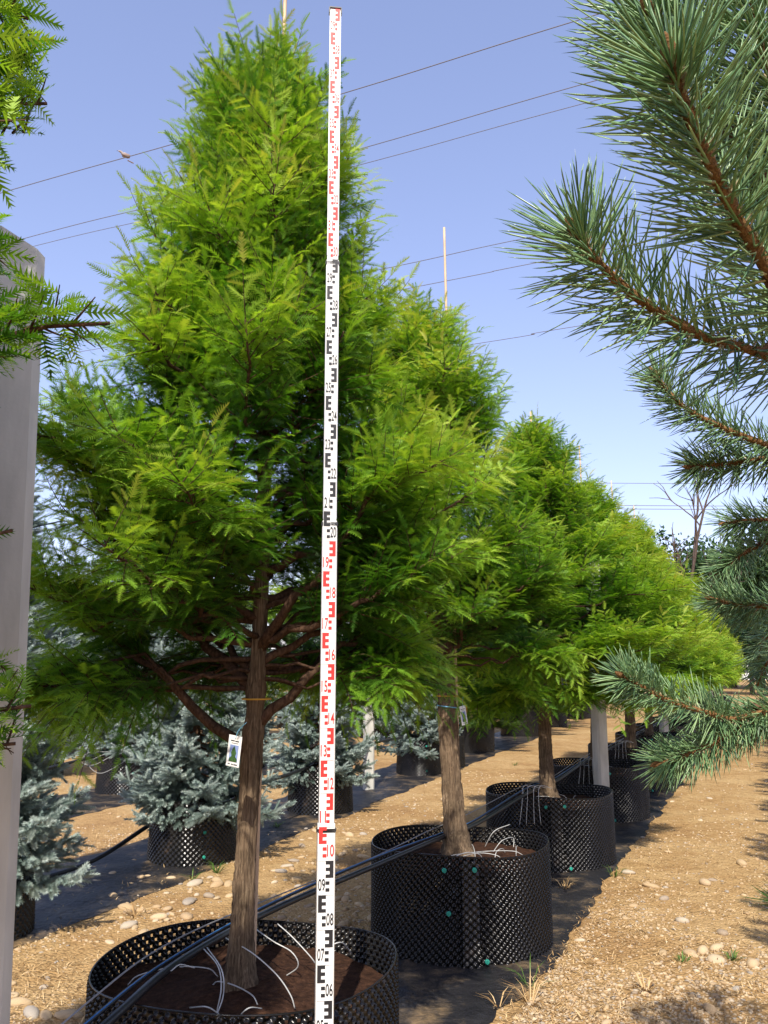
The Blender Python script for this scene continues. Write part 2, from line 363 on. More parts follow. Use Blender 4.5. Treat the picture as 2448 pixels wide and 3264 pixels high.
# straw litter and dry blades
N2 = 30000
px, py = r.uniform(-40, 2490, N2), 2230 + 1060 * r.uniform(0, 1, N2) ** .7
dz = A([aim(a, b) for a, b in zip(px, py)]); P = dz * (-CAM_H / dz[:, 2])[:, None]
off = (P[:, :2] - ROW0) @ A([STEP[1], -STEP[0]]) / np.linalg.norm(STEP)
grs = np.clip(.25 + 1.1 * wob(P[:, 0], P[:, 1], 1.6, 27), .05, 1); edge = np.exp(-((off - .72) / .2) ** 2) + np.exp(-((off + .6) / .15) ** 2)
keep = (P[:, 1] < 14) & ((off < -.46) | (off > .54)) & (r.random(N2) < grs + edge)
P = P[keep]; n = len(P); P[:, 2] = gz(P[:, 0], P[:, 1]) + .004
a1 = r.uniform(0, 6.28, n); ln = r.uniform(.015, .06, n); el = np.abs(r.normal(0, .28, n)); wd = r.uniform(.0012, .0026, n)
D = np.stack([np.cos(a1) * np.cos(el), np.sin(a1) * np.cos(el), np.sin(el)], -1); Sd = np.stack([-np.sin(a1), np.cos(a1), 0 * a1], -1)
mid = P + D * (ln * .55)[:, None] + A([0, 0, 1]) * (ln * .08)[:, None]; tip = P + D * ln[:, None]
V = np.stack([P - Sd * wd[:, None], P + Sd * wd[:, None], mid + Sd * wd[:, None], mid - Sd * wd[:, None], tip], 1)
bi = (np.arange(n) * 5)[:, None]
link("dry_grass", Geo().add(V, bi + A([[3, 2, 4]]), bi + A([[0, 1, 2, 3]]), np.repeat(r.uniform(0, 1, n), 5)).mesh("dry_grass", M['straw']), ground, kind="stuff")

# ------------------------------------------------------------------ conifers (feathery, flat fronds)
def frond_template(seed, ns=11):
    r = np.random.default_rng(seed); V, T = [], []
    def pt(s): return A([s, .05 * math.sin(s * 2.5 + seed), .10 * s - .28 * s * s])
    for i in range(ns):
        s = .07 + .9 * i / (ns - 1); nl = .27 * math.sin(math.pi * (.2 + .68 * s)) * r.uniform(.85, 1.1)
        for sg in (-1, 1):
            a = math.radians(r.uniform(50, 66) - 22 * s); p = pt(s); k = len(V)
            V += [p - A([.04, 0, 0]), p + A([.04, 0, 0]), p + A([math.cos(a) * nl, sg * math.sin(a) * nl, nl * r.uniform(.0, .28) - nl * .22 * s])]
            T.append([k, k + 1, k + 2])
    k = len(V); V += [pt(0) - A([0, .012, 0]), pt(0) + A([0, .012, 0]), pt(.97)]; T.append([k, k + 1, k + 2])
    k = len(V); V += [pt(.9) - A([0, .02, 0]), pt(.9) + A([0, .02, 0]), pt(.97) + A([.12, 0, -.04])]; T.append([k, k + 1, k + 2])
    return A(V), A(T)
FT = [frond_template(i) for i in range(5)]
def place_fronds(g, O, X, Nn, Ln, tone, r):
    O, X, Nn = A(O), nrm(X), A(Nn); Yv = nrm(np.cross(Nn, X)); Zv = np.cross(X, Yv); Ln = A(Ln); tone = A(tone)
    pick = r.integers(len(FT), size=len(O))
    for f, (FV, FTt) in enumerate(FT):
        m = pick == f; n = int(m.sum())
        if not n: continue
        V = O[m][:, None] + Ln[m][:, None, None] * (FV[None, :, 0:1] * X[m][:, None] + FV[None, :, 1:2] * Yv[m][:, None] + FV[None, :, 2:3] * Zv[m][:, None])
        T = (FTt[None] + (np.arange(n) * len(FV))[:, None, None]).reshape(-1, 3)
        g.add(V, T, tone=np.clip(tone[m][:, None] + .1 * (FV[None, :, 0] - .5), 0, 1).ravel())
SOIL = .47; pi = math.pi
PROF_Z = [1.2, 1.45, 1.7, 2.1, 2.55, 2.8, 3.2, 3.6, 3.8, 4.0, 4.2, 4.4]
PROF_R = [.55, .80, .93, .95, .85, .60, .46, .36, .29, .19, .11, .02]
def conifer(seed, nprim=84, lean=(0, 0), low=(), hang=(), zlow=1.0, girth=1.0, trunk_sides=30, cut=None, extra=(), nskirt=13, openfront=False, cut_limbs=False, tone_off=0.0, fstep=.0148):
    """trunk, limbs and foliage in local space with z=0 on the soil"""
    r = np.random.default_rng(seed)
    zt = np.concatenate([np.linspace(-.04, 1.3, 90), np.linspace(1.33, 3.58, 40)])
    wx = lean[0] * zt + .018 * np.sin(zt * 1.9 + seed); wy = lean[1] * zt + .018 * np.cos(zt * 2.3 + seed * 2)
    path = np.stack([wx, wy, zt], -1)
    rad = .050 + .034 * np.exp(-np.maximum(zt, 0) / .085) - .041 * np.clip(zt / 3.8, 0, 1) ** .8
    rad = rad * girth
    for kz in (.78, .9, 1.05): rad = rad + .006 * np.exp(-((zt - kz) / .05) ** 2)
    th = np.linspace(0, 6.283, trunk_sides, endpoint=False)
    jit = 1 + .07 * np.sin(5 * th[None] + 1.4 * np.sin(zt[:, None] * 3)) + .05 * np.sin(11 * th[None] + 3 * np.sin(zt[:, None] * 5 + 1)) + .03 * r.normal(size=(len(zt), trunk_sides))
    jit = jit + .16 * np.sin(4 * th[None] + seed) * np.exp(-np.maximum(zt[:, None], 0) / .09) + .04 * np.sin(9 * th[None] + 6 * np.sin(zt[:, None] * 2.1))
    for (kz, ka) in ((.62, 4.5), (.86, 5.0), (.97, 4.2), (1.03, 4.9), (.35, 5.3)): jit = jit + .16 * np.exp(-((zt[:, None] - kz) / .022) ** 2 - (np.angle(np.exp(1j * (th[None] - ka))) / .3) ** 2)
    gt = gtube(path, rad, trunk_sides, True, jitter=jit)
    def axis_at(z): return A([np.interp(z, zt, wx), np.interp(z, zt, wy), z])
    gl, gf = Geo(), Geo(); O, Xd, Nn, Ln, To = [], [], [], [], []
    def prof(z): return np.interp(z + SOIL, PROF_Z, PROF_R)
    prims = []
    for i in range(nprim):
        u = (i + .5) / nprim; z0 = zlow + (3.30 - zlow) * u ** 1.08 + r.normal() * .03; az = i * 2.39996 + r.normal() * .25
        prims.append((z0, az, None))
    for (z0, az) in low: prims.append((z0, az, 'low'))
    for (z0, az) in hang: prims.append((z0, az, 'skirt'))
    for i in range(nskirt):
        az = i * 2.39996 + 1.0 + seed
        if not openfront or math.cos(az + pi / 2) < .45: prims.append((zlow - .04 + .16 * r.random(), az, 'skirt'))
    for e in extra: prims.append((e[0], 0, e[1]))
    for (z0, az, kind) in prims:
        upf = np.clip((z0 - .8) / 2.6, 0, 1)
        rise = r.uniform(.05, .42) + .22 * upf if kind is None else (.62 if kind == 'low' else r.uniform(-.12, .1))
        ztip = min(z0 + rise, r.uniform(3.3, 3.8)); reach = prof(ztip) * r.uniform(.72, 1.1) * (1 + .27 * math.sin(az * 2 + z0 * 3.1 + seed) * math.sin(z0 * 5.3 + az + seed)) * (1.0 if kind is None else .98)
        out = A([math.cos(az), math.sin(az), 0]); b = axis_at(z0); tip = axis_at(min(ztip, 3.5)) + out * reach; tip[2] = ztip
        ctl = b + out * reach * .55 + A([0, 0, rise * (r.uniform(.1, .5) if kind != 'low' else r.uniform(.42, .6))])
        if kind is not None and not isinstance(kind, str): tip = A(kind); ctl = (b + tip) / 2 + A([0, 0, .06])
        t = np.linspace(0, 1, 12)[:, None]; path = (1 - t) ** 2 * b + 2 * t * (1 - t) * ctl + t * t * tip
        path = path + .012 * r.normal(size=path.shape) * np.sin(t * 3.14) * (1 + reach)
        L = np.linalg.norm(np.diff(path, axis=0), axis=1).sum(); r0 = (.0055 + .0145 * L) * (1.2 if kind == 'low' else .5 if kind == 'skirt' else (1.0 if r.random() < .3 else .62))
        nk = 12; pshift = r.normal(0, .06)
        if cut is not None and not cut_limbs and not cut(path).all(): continue
        if cut is not None and cut_limbs:
            bad = np.where(~cut(path))[0]; nk = int(bad[0]) if len(bad) else 12
        if nk > 2: gtube(path[:nk], np.linspace(r0, .0028, 12)[:nk], 7, True, g=gl)
        Tn = nrm(np.gradient(path, axis=0)); nsec = int(L / .021)
        for j in range(nsec + 1):
            t_lo = .5 if kind in ('low', 'skirt') else (.36 if z0 < 1.15 else .26); tt = t_lo + (1 - t_lo) * j / max(nsec, 1) if j < nsec else 1.0
            f = tt * 11; k = min(int(f), 10); p = path[k] + (path[k + 1] - path[k]) * (f - k); tg = Tn[min(k + 1, 11)]
            lat = nrm(np.cross(tg, A([0, 0, 1.0]))); upn = np.cross(lat, tg)
            if j == nsec: D = tg; sl = .13
            else:
                sg = 1 if j % 2 else -1; ph = r.normal(.22, .55)
                D = nrm(.62 * tg + .85 * (sg * lat * math.cos(ph) + upn * math.sin(ph)) + .12 * r.normal(size=3)); sl = (.27 * (1 - tt) + .15) * r.uniform(.65, 1.2) * min(1, .5 + L)
            if isinstance(kind, tuple): sl *= .42
            droop = r.uniform(-.35, .45) * (1.0 - .8 * upf) - .16 + (.45 if kind == 'skirt' else 0)
            s = np.linspace(0, 1, 5)[:, None]; tw = p + D * sl * s + A([0, 0, -1]) * droop * sl * s * s
            if cut is not None and not cut(tw).all(): continue
            V, T_, Q_ = tube(tw, np.linspace(.0026, .0009, 5), 3, False); gl.add(V, T_, Q_)
            nf = max(4, int(sl / fstep)); dT = nrm(np.gradient(tw, axis=0)); side = nrm(np.cross(dT[2], A([0, 0, 1.0]) + .25 * r.normal(size=3)))
            nn = nrm(np.cross(side, dT[2])); nn = nn if nn[2] > 0 else -nn
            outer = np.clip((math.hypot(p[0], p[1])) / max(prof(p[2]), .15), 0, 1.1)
            shift = r.normal(0, .08) + pshift
            for q in range(nf + 1):
                ss = .1 + .9 * q / nf; ff = ss * 4; kk = min(int(ff), 3); fp = tw[kk] + (tw[kk + 1] - tw[kk]) * (ff - kk)
                if q == nf: fd = dT[4] + .1 * r.normal(size=3); fl = .075 * r.uniform(.8, 1.2)
                else:
                    sg = 1 if q % 2 else -1
                    fd = .62 * dT[kk] + .85 * sg * side + .22 * r.normal(size=3) + A([0, 0, -.14]); fl = (.098 - .04 * ss) * r.uniform(.65, 1.2)
                O.append(fp); Xd.append(fd); Nn.append(nrm(nn + .28 * r.normal(size=3))); Ln.append(fl)
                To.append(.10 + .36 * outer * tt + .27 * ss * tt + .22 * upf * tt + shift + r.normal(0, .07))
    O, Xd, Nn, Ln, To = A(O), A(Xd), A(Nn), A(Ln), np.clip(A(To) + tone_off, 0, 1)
    if cut is not None:
        m = cut(O + A(Xd) * .06); O, Xd, Nn, Ln, To = O[m], Xd[m], Nn[m], Ln[m], To[m]
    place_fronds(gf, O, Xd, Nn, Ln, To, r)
    return gt, gl, gf
def conifer_things(seed, **kw):
    gt, gl, gf = conifer(seed, **kw)
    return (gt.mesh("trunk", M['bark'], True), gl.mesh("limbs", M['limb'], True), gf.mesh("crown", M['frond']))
def plant_conifer(meshes, xy, rz, scale, label, group="conifers in the potted row", wide=1.0, tall=1.0):
    root = empty("conifer_tree", (xy[0], xy[1], SOIL), rz); root.scale = (scale * wide, scale * wide, scale * tall)
    tr = link("trunk", meshes[0], root); link("limbs", meshes[1], root); link("crown", meshes[2], root)
    return tag(root, label, "tree", group)
ORD = "first second third fourth fifth sixth seventh eighth ninth tenth eleventh twelfth thirteenth fourteenth fifteenth".split()
pi = math.pi
def cut_staff(Q):                                              # the staff was pushed in among the sprays: those in its way are bent aside
    W = Q + A([*rowpt(0), SOIL]); lx = -.181 * W[:, 1] / 2.85
    way = (W[:, 1] < 2.93) & (np.abs(W[:, 0] - lx) < .075) & (W[:, 2] > .4)
    rr = np.abs(np.sin(W[:, 0] * 917 + W[:, 2] * 631)); keepz = np.exp(-((W[:, 2] - 1.78) / .07) ** 2) * .9 + np.exp(-((W[:, 2] - 2.45) / .05) ** 2) * .35 + np.exp(-((W[:, 2] - 2.08) / .05) ** 2) * .35
    return ~way | (rr < keepz)
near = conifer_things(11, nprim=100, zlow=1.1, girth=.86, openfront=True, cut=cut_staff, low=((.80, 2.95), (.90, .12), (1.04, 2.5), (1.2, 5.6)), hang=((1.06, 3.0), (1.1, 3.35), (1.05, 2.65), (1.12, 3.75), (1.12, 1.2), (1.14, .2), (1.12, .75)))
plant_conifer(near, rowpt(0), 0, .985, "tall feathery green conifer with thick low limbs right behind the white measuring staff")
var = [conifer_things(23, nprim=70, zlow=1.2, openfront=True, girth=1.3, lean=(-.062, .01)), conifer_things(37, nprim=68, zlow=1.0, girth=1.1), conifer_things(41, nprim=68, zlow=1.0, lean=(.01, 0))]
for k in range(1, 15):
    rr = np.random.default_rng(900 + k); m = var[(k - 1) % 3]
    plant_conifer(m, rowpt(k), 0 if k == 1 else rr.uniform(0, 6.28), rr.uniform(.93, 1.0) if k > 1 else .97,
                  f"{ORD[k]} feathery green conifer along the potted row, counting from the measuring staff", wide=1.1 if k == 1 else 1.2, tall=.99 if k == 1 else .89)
# tree before the staff: only its outer sprays reach into the picture
p0 = rowpt(-1)
def cut0(Q):
    W = Q + A([p0[0], p0[1], SOIL]); u, v, d = pix(W); vis = (d > .05) & (u > -60) & (u < 2600)
    lim = np.interp(v, [-200, 0, 150, 330, 420, 470, 540, 620, 640, 840, 880, 930, 1160, 1200, 1640, 1680, 1720, 1880, 1960, 2060, 2250, 2400, 2450, 2680, 2760, 2800], [90, 150, 160, 150, 120, 0, 55, 50, 10, 60, 60, 420, 420, -90, -90, 60, 0, -40, 40, 70, 120, 80, -80, -80, 50, -90])
    return ~(vis & (u > lim))
def loc0(px, py, d): return tuple(at_d(px, py, d) - A([p0[0], p0[1], SOIL]))
left = conifer_things(53, nprim=80, cut=cut0, cut_limbs=True, tone_off=-.2, extra=[(1.35, loc0(350, 1030, 1.30)), (1.5, loc0(120, 200, 1.5)), (1.7, loc0(140, 420, 1.45)), (2.2, loc0(90, 60, 1.5)), (1.9, loc0(150, 330, 1.5)), (.85, loc0(100, 2250, 1.4)), (.8, loc0(50, 2370, 1.4)), (1.0, loc0(40, 1690, 1.4)), (1.4, loc0(60, 760, 1.35))])  # shade on this tree is put into the colour: all its fronds toned darker
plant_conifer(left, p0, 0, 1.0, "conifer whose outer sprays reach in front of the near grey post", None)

# ------------------------------------------------------------------ dimpled pots
def dimple_pot(R, Hh, per=.04, samp=6, taper=0.0, holes=True, amp=.011):
    nu = int(round(2 * pi * R / per)); nx = nu * samp; ny = max(4, int(round(Hh / per * samp)))
    u = np.arange(nx); v = np.arange(ny + 1); U, Vv = np.meshgrid(u, v)
    hgt = np.cos(2 * pi * U / samp) * np.cos(2 * pi * (Vv - samp * .25) / samp)
    hgt = np.sign(hgt) * np.abs(hgt) ** .8
    edge = np.clip(np.minimum(Vv, ny - Vv) / 1.0, 0.15, 1)
    th = 2 * pi * U / nx; z = Vv / ny * Hh
    oval = 1 + .022 * np.sin(2 * th + .7) + .012 * np.sin(3 * th) * z / Hh + .006 * np.sin(5 * th + 1) * np.sin(3 * z / Hh)
    rr = (R * oval + taper * (1 - z / Hh)) + amp * hgt * edge
    V = np.stack([rr * np.cos(th), rr * np.sin(th), z + .012 * np.sin(3 * th + 1) * z / Hh], -1)
    i = np.arange(ny)[:, None] * nx; j = np.arange(nx)[None, :]; k = (j + 1) % nx
    Q = np.stack([i + j, i + k, i + nx + k, i + nx + j], -1).reshape(-1, 4)
    if holes:
        hq = hgt.ravel()[Q].mean(1); top = (hq > (.62 if samp >= 6 else 2)); Q = Q[~top]
    return Geo().add(V, None, Q)
def flap_mesh(R, Hh, per=.04, samp=8, half=.085):
    nx, ny = int(2 * half * R / per * samp), int(Hh / per * samp); U, Vv = np.meshgrid(np.arange(nx + 1), np.arange(ny + 1))
    hgt = np.cos(2 * pi * U / samp) * np.cos(2 * pi * (Vv - samp * .25) / samp); th = (U / nx - .5) * 2 * half; z = Vv / ny * (Hh - .012)
    rr = R + .016 + .0085 * hgt
    return Geo().add(np.stack([rr * np.cos(th), rr * np.sin(th), z], -1), None, gridq(*U.shape)).mesh("overlap_flap", M['pot'], True)
def rim_strip(R, Hh, mat):
    th = np.linspace(0, 2 * pi, 97); oval = 1 + .022 * np.sin(2 * th + .7) + .012 * np.sin(3 * th) + .006 * np.sin(5 * th + 1) * np.sin(3)
    P = np.stack([R * oval * np.cos(th), R * oval * np.sin(th), Hh + .012 * np.sin(3 * th + 1)], -1)
    return gtube(P, .0035, 5, False).mesh("rim", mat, True)
def soil_disc(R, z, seed, mound=.03):
    n, m = 22, 60; rr = np.linspace(0, R, n)[:, None]; th = np.linspace(0, 2 * pi, m, endpoint=False)[None]
    x, y = rr * np.cos(th), rr * np.sin(th); zz = z + mound * np.exp(-(rr / .18) ** 2) + .012 * wob(x, y, 9, seed) + .008 * wob(x, y, 26, seed + 4) + 0 * th
    i = np.arange(n - 1)[:, None] * m; j = np.arange(m)[None]; k = (j + 1) % m
    return Geo().add(np.stack([x, y, zz], -1), None, np.stack([i + j, i + m + j, i + m + k, i + k], -1).reshape(-1, 4)).mesh("soil", M['soil'], True)
def clip_mesh():
    g = Geo(); V, T, Q = tube([(0, 0, 0), (.009, 0, 0), (.012, 0, 0)], [.013, .013, .010], 14); g.add(V, T, Q)
    V, T, Q = box(.0135, 0, 0, .005, .004, .023); g.add(V, T, Q); return g.mesh("clip", M['teal'], False)
CLIP = clip_mesh()
PR, PH = .525, .57
potH = dimple_pot(PR, PH, .04, 8).mesh("wall", M['pot'], True)
FLAP = flap_mesh(PR, PH)
potM = dimple_pot(PR, PH, .04, 6).mesh("wall", M['pot'], True)
potF = dimple_pot(PR, PH, .05, 4, holes=False).mesh("wall", M['pot'], True)
RIM = rim_strip(PR, PH, M['pot']); SOILM = [soil_disc(PR - .015, SOIL, s) for s in (1, 6, 12)]
def dress_pot(root, wall, rim, soil, R, Hh, clips):
    link("wall", wall, root); link("rim", rim, root); link("soil", soil, root)
    for (ang, z) in clips:
        link("clip", CLIP, root, (math.cos(ang) * (R + .02), math.sin(ang) * (R + .02), z), (0, 0, ang))
for k in range(-1, 15):
    rr = np.random.default_rng(70 + k); p = rowpt(k)
    root = empty("plant_pot", (p[0], p[1], -.004), 0 if k < 3 else rr.uniform(-.3, .3))
    fa = math.atan2(-p[1], -p[0])
    if k == 1: cl = [(fa - .16, PH - .06), (fa + .14, PH - .055), (fa - .12, PH - .28), (fa + .25, .05)]
    elif k < 6: cl = [(fa - .05, PH - .06), (fa + .22, PH - .055), (fa + .28, .05)]
    else: cl = []
    dress_pot(root, potH if k in (0, 1) else (potM if k < 5 else potF), RIM, SOILM[k % 3], PR, PH, cl)
    if k < 6: link("overlap_flap", FLAP, root, None, (0, 0, fa + .1))
    lab = ("round black dimpled pot touching the measuring staff, filled with dark soil" if k == 0 else
           "black dimpled pot holding the conifer in front of the near grey post" if k < 0 else
           f"{ORD[k]} large black dimpled pot along the conifer row, counting from the measuring staff")
    tag(root, lab, "plant pot", "large dimpled pots of the conifer row")

# ------------------------------------------------------------------ measuring staff
def text_mesh(txt, h, wtot, mat):
    cu = bpy.data.curves.new("t", 'FONT'); cu.body = txt; cu.size = 1; cu.fill_mode = 'FRONT'; cu.resolution_u = 4; cu.offset = .012
    o = bpy.data.objects.new("t", cu); C.objects.link(o)
    dg = bpy.context.evaluated_depsgraph_get(); me = bpy.data.meshes.new_from_object(o.evaluated_get(dg))
    bpy.data.objects.remove(o); bpy.data.curves.remove(cu)
    n = len(me.vertices); V = np.zeros(n * 3, np.float32); me.vertices.foreach_get('co', V); V = V.reshape(-1, 3)
    V[:, :2] -= V[:, :2].min(0); V[:, :2] /= V[:, :2].max(0); V[:, 0] *= wtot; V[:, 1] *= h
    V = np.stack([V[:, 0], 0 * V[:, 0], V[:, 1]], -1).astype(np.float32)      # lies in the x-z plane, seen from -y
    me.vertices.foreach_set('co', V.ravel()); me.update(); me.name = "numeral"
    me.materials.clear(); me.materials.append(mat); return me
def e_mark(w, flip):
    g = Geo(); sg = -1 if flip else 1
    def rect(x0, x1, z0, z1):
        xa, xb = sorted((sg * x0, sg * x1)); g.add([[xa, 0, z0], [xb, 0, z0], [xb, 0, z1], [xa, 0, z1]], None, [[0, 1, 2, 3]])
    a, b, c = -.43 * w, -.21 * w, .02 * w
    rect(a, b, .05, .0993)
    for z in (.05, .07, .0893): rect(b, c, z, z + .01)
    rect(b, c, .03, .04); rect(b, c, .01, .02)
    rect(-.45 * w, .45 * w, .0993, .1)
    return g
staff = empty("measuring_staff", (-.181, 2.85, gz(-.181, 2.85)), math.radians(7))
secs = [(0, 1.1, .054, .026), (1.1, 2.07, .047, .020), (2.07, 3.0, .0425, .016), (3.0, 4.0, .038, .012)]
tag(staff, "tall white telescopic measuring staff with red and black graduations in front of the conifer", "measuring staff")
for (z0, z1, wd, dp) in secs:
    s = link("section", bevel_box("section", (wd, dp, z1 - z0 + (.0 if z1 > 3.9 else .02)), M['white'], .0015), staff, (0, 0, (z0 + z1) / 2 + (.0 if z1 > 3.9 else -.01) + (0.01 if z0 == 0 else 0)))
    lz = s.location.z
    for sd in (-1, 1):
        link("edge_rail", Geo().add(*box(0, 0, 0, .0016, dp + .003, z1 - z0 - .03)).mesh("edge_rail", M['alu']), s, (sd * (wd / 2 + .0004), 0, 0))
    for dm in range(int(round(z0 * 10)), int(round(z1 * 10 + .3)) if z1 != 3.0 else 30):
        zb = dm / 10
        if zb < z0 - .001 and not (dm == 20): continue
        if dm == 20 and z0 > 2: continue
        if zb + .05 > z1 + .06: continue
        col = M['red'] if (dm // 10) % 2 else M['black']; odd = dm % 2 == 1
        link("graduation_mark", e_mark(wd, odd).mesh("graduation_mark", col), s, (0, -dp / 2 - .0012, zb - lz))
        tw = .40 * wd
        link("numeral", text_mesh(f"{dm:02d}", .036, tw, col), s, ((-.44 if odd else .05) * wd, -dp / 2 - .0012, zb + .012 - lz))
    if z1 < 3.9:
        c = link("collar", bevel_box("collar", (wd + .007, dp + .006, .016), M['cap'], .002), staff, (0, .003, z1 - .012))
cap = link("end_cap", bevel_box("end_cap", (.046, .02, .008), M['cap'], .002), staff, (0, 0, 4.004))
for sd in (-1, 1): link("cap_lug", bevel_box("cap_lug", (.005, .018, .022), M['cap'], .001), cap, (sd * .0215, 0, -.012))

# ------------------------------------------------------------------ posts
def post(xy, hgt, wd, rz, lean, label):
    g = Geo(); h = wd / 2; ch = wd * .16
    prof = A([[-h + ch, -h], [h - ch, -h], [h, -h + ch], [h, h - ch], [h - ch, h], [-h + ch, h], [-h, h - ch], [-h, -h + ch]])
    zs = [0, hgt * .33, hgt * .66, hgt - wd * .1]; V = []
    for z in zs:
        for x, y in prof: V.append([x, y, z + (-(x + h) * .55 + .3 * h if z == zs[-1] else 0)])
    V.append([0, 0, hgt - wd * .1 - .02]); n = 8; Q, T = [], []
    for i in range(3):
        for j in range(n): Q.append([i * n + j, i * n + (j + 1) % n, (i + 1) * n + (j + 1) % n, (i + 1) * n + j])
    for j in range(n): T.append([3 * n + j, 3 * n + (j + 1) % n, 4 * n])
    g.add(V, T, Q)
    o = link("post", g.mesh("post", M['post']), None, (xy[0], xy[1], -.02), (0, lean, rz))
    return tag(o, label, "post")
post((-.93, 2.22), 2.76, .13, math.radians(24), math.radians(-1.4), "thick grey post half hidden by conifer sprays at the potted row")
pp = on_z(1920, 2425, 0); post(rowpt(2.72, .15), 2.8, .13, .35, 0, "grey post standing behind the third large pot of the conifer row")
pp = on_z(1175, 2518, 0); post((pp[0], pp[1]), 2.7, .13, .35, 0, "pale post standing in the blue spruce row left of the leaning trunk")
for i, k in enumerate((5.5, 8.5, 11.5)): post(rowpt(k, .1), 2.8, .13, .35, 0, f"white post {['after the sixth', 'after the ninth', 'after the twelfth'][i]} large pot of the conifer row")

# ------------------------------------------------------------------ canes
def cane(xy, z0, z1, label, dx=.0, r0=.010):
    zz = np.linspace(z0, z1, 40); r_ = r0 * (1 + .18 * (np.arange(40) % 8 == 0)) * np.linspace(1, .8, 40)
    P = np.stack([xy[0] + dx * (zz - z0) / (z1 - z0), xy[1] + 0 * zz, zz], -1)
    return tag(link("bamboo_cane", gtube(P, r_, 8).mesh("bamboo_cane", M['bamboo'], True)), label, "cane", "canes tied to the conifers")
for k, top in ((0, 4.78), (1, 4.62), (2, 3.95), (3, 4.2), (4, 4.25), (5, 4.3)):
    p = rowpt(k); cane((p[0] + .01, p[1] + .085), SOIL - .1, top, f"pale cane rising above the {ORD[k]} conifer of the potted row", .04 if k == 0 else -.05)

# ------------------------------------------------------------------ irrigation
def pipe(pts, rad, name, label, mat=None, stripe=False, n=80):
    P = spline(pts, n); g = gtube(P, rad, 12, True)
    o = tag(link(name, g.mesh(name, mat or M['pipe'], True)), label, "pipe")
    if stripe: link("stripe", gtube(P + A([.003, -.005, rad * .93]), .002, 5).mesh("stripe", M['blue'], True), o)
    return o
ez = PH + .022
mp = [(-.98, 2.05, .50), (-.80, 2.67, .585), (-.705, 3.22, .592), (-.46, 3.9, .59), (-.01, 4.77, .592), (.33, 5.42, .595), (.62, 6.0, .585), (1.19, 7.4, .592), (1.6, 8.3, .58), (2.12, 9.6, .59), (3.05, 11.8, .59), (4.0, 14.0, .59), (5.9, 18.4, .59)]
pipe(mp, .0135, "irrigation_pipe", "thick black irrigation pipe laid across the rims of the conifer pots", n=160)
pipe([(x - .028, y + .03, z + .012 + .01 * math.sin(i * 2)) for i, (x, y, z) in enumerate(mp)], .007, "irrigation_pipe", "thin blue striped irrigation pipe running beside the thick black one", stripe=True, n=160)
pipe([(x - .06, y + .05, z + .03 + .02 * math.sin(i * 1.3)) for i, (x, y, z) in enumerate(mp)], .0028, "guide_wire", "thin pale wire running along the irrigation pipes over the pots", M['galv'], n=120)
sp = [(-3.6, 3.2, .06), (-2.9, 4.6, .12), (-2.75, 5.9, .16), (-2.3, 7.0, .2), (-1.62, 7.98, .50), (-1.1, 9.2, .36), (-.72, 10.45, .50), (-.1, 12.0, .55), (.56, 14.0, .52), (2.1, 18, .5)]
pipe([(-3.3, 4.6, .03), (-2.75, 6.4, .05), (-2.3, 7.15, .1), (-1.95, 7.9, .3), (-1.5, 8.1, .47), (-1.0, 9.4, .5), (-.72, 10.55, .52), (-.2, 11.95, .60), (.56, 14.15, .56), (2.0, 18, .5)], .018, "irrigation_pipe", "black irrigation pipe sagging between the blue spruce pots")
pipe([(-6.0, 8.0, .1), (-4.6, 9.8, .3), (-3.8, 11.3, .46), (-3.4, 12.1, .5), (-2.4, 14.3, .5), (-1, 17, .45)], .018, "irrigation_pipe", "black irrigation pipe of the back row passing behind the pot with white hose loops")
def hoses(c, zs, paths, label):
    root = empty("drip_hoses", (c[0], c[1], zs))
    for i, pth in enumerate(paths):
        link("drip_hose", gtube(spline([(x, y, z) for x, y, z in pth], 22), .0022, 6).mesh("drip_hose", M['hose'], True), root)
    return tag(root, label, "drip hose", "white drip hoses in the pots")
def hose_set(seed, n, spread=.36):
    r = np.random.default_rng(seed); out = []
    for i in range(n):
        a, b = r.uniform(0, 6.28), r.uniform(.5, 2.2) * r.choice([-1, 1]); ra, rb = r.uniform(.12, spread), r.uniform(.1, spread); h = r.uniform(.02, .08)
        p, q = A([ra * math.cos(a), ra * math.sin(a), .015]), A([rb * math.cos(a + b), rb * math.sin(a + b), .012]); m = (p + q) / 2; m[2] = h
        out.append([p, p * .75 + m * .25 + A([0, 0, h * .35]), m, q * .75 + m * .25 + A([0, 0, h * .3]), q])
    return out
c0, c1 = rowpt(0), rowpt(1)
def wp(px, py, z, c): p = on_z(px, py, z); return (p[0] - c[0], p[1] - c[1], z - SOIL)
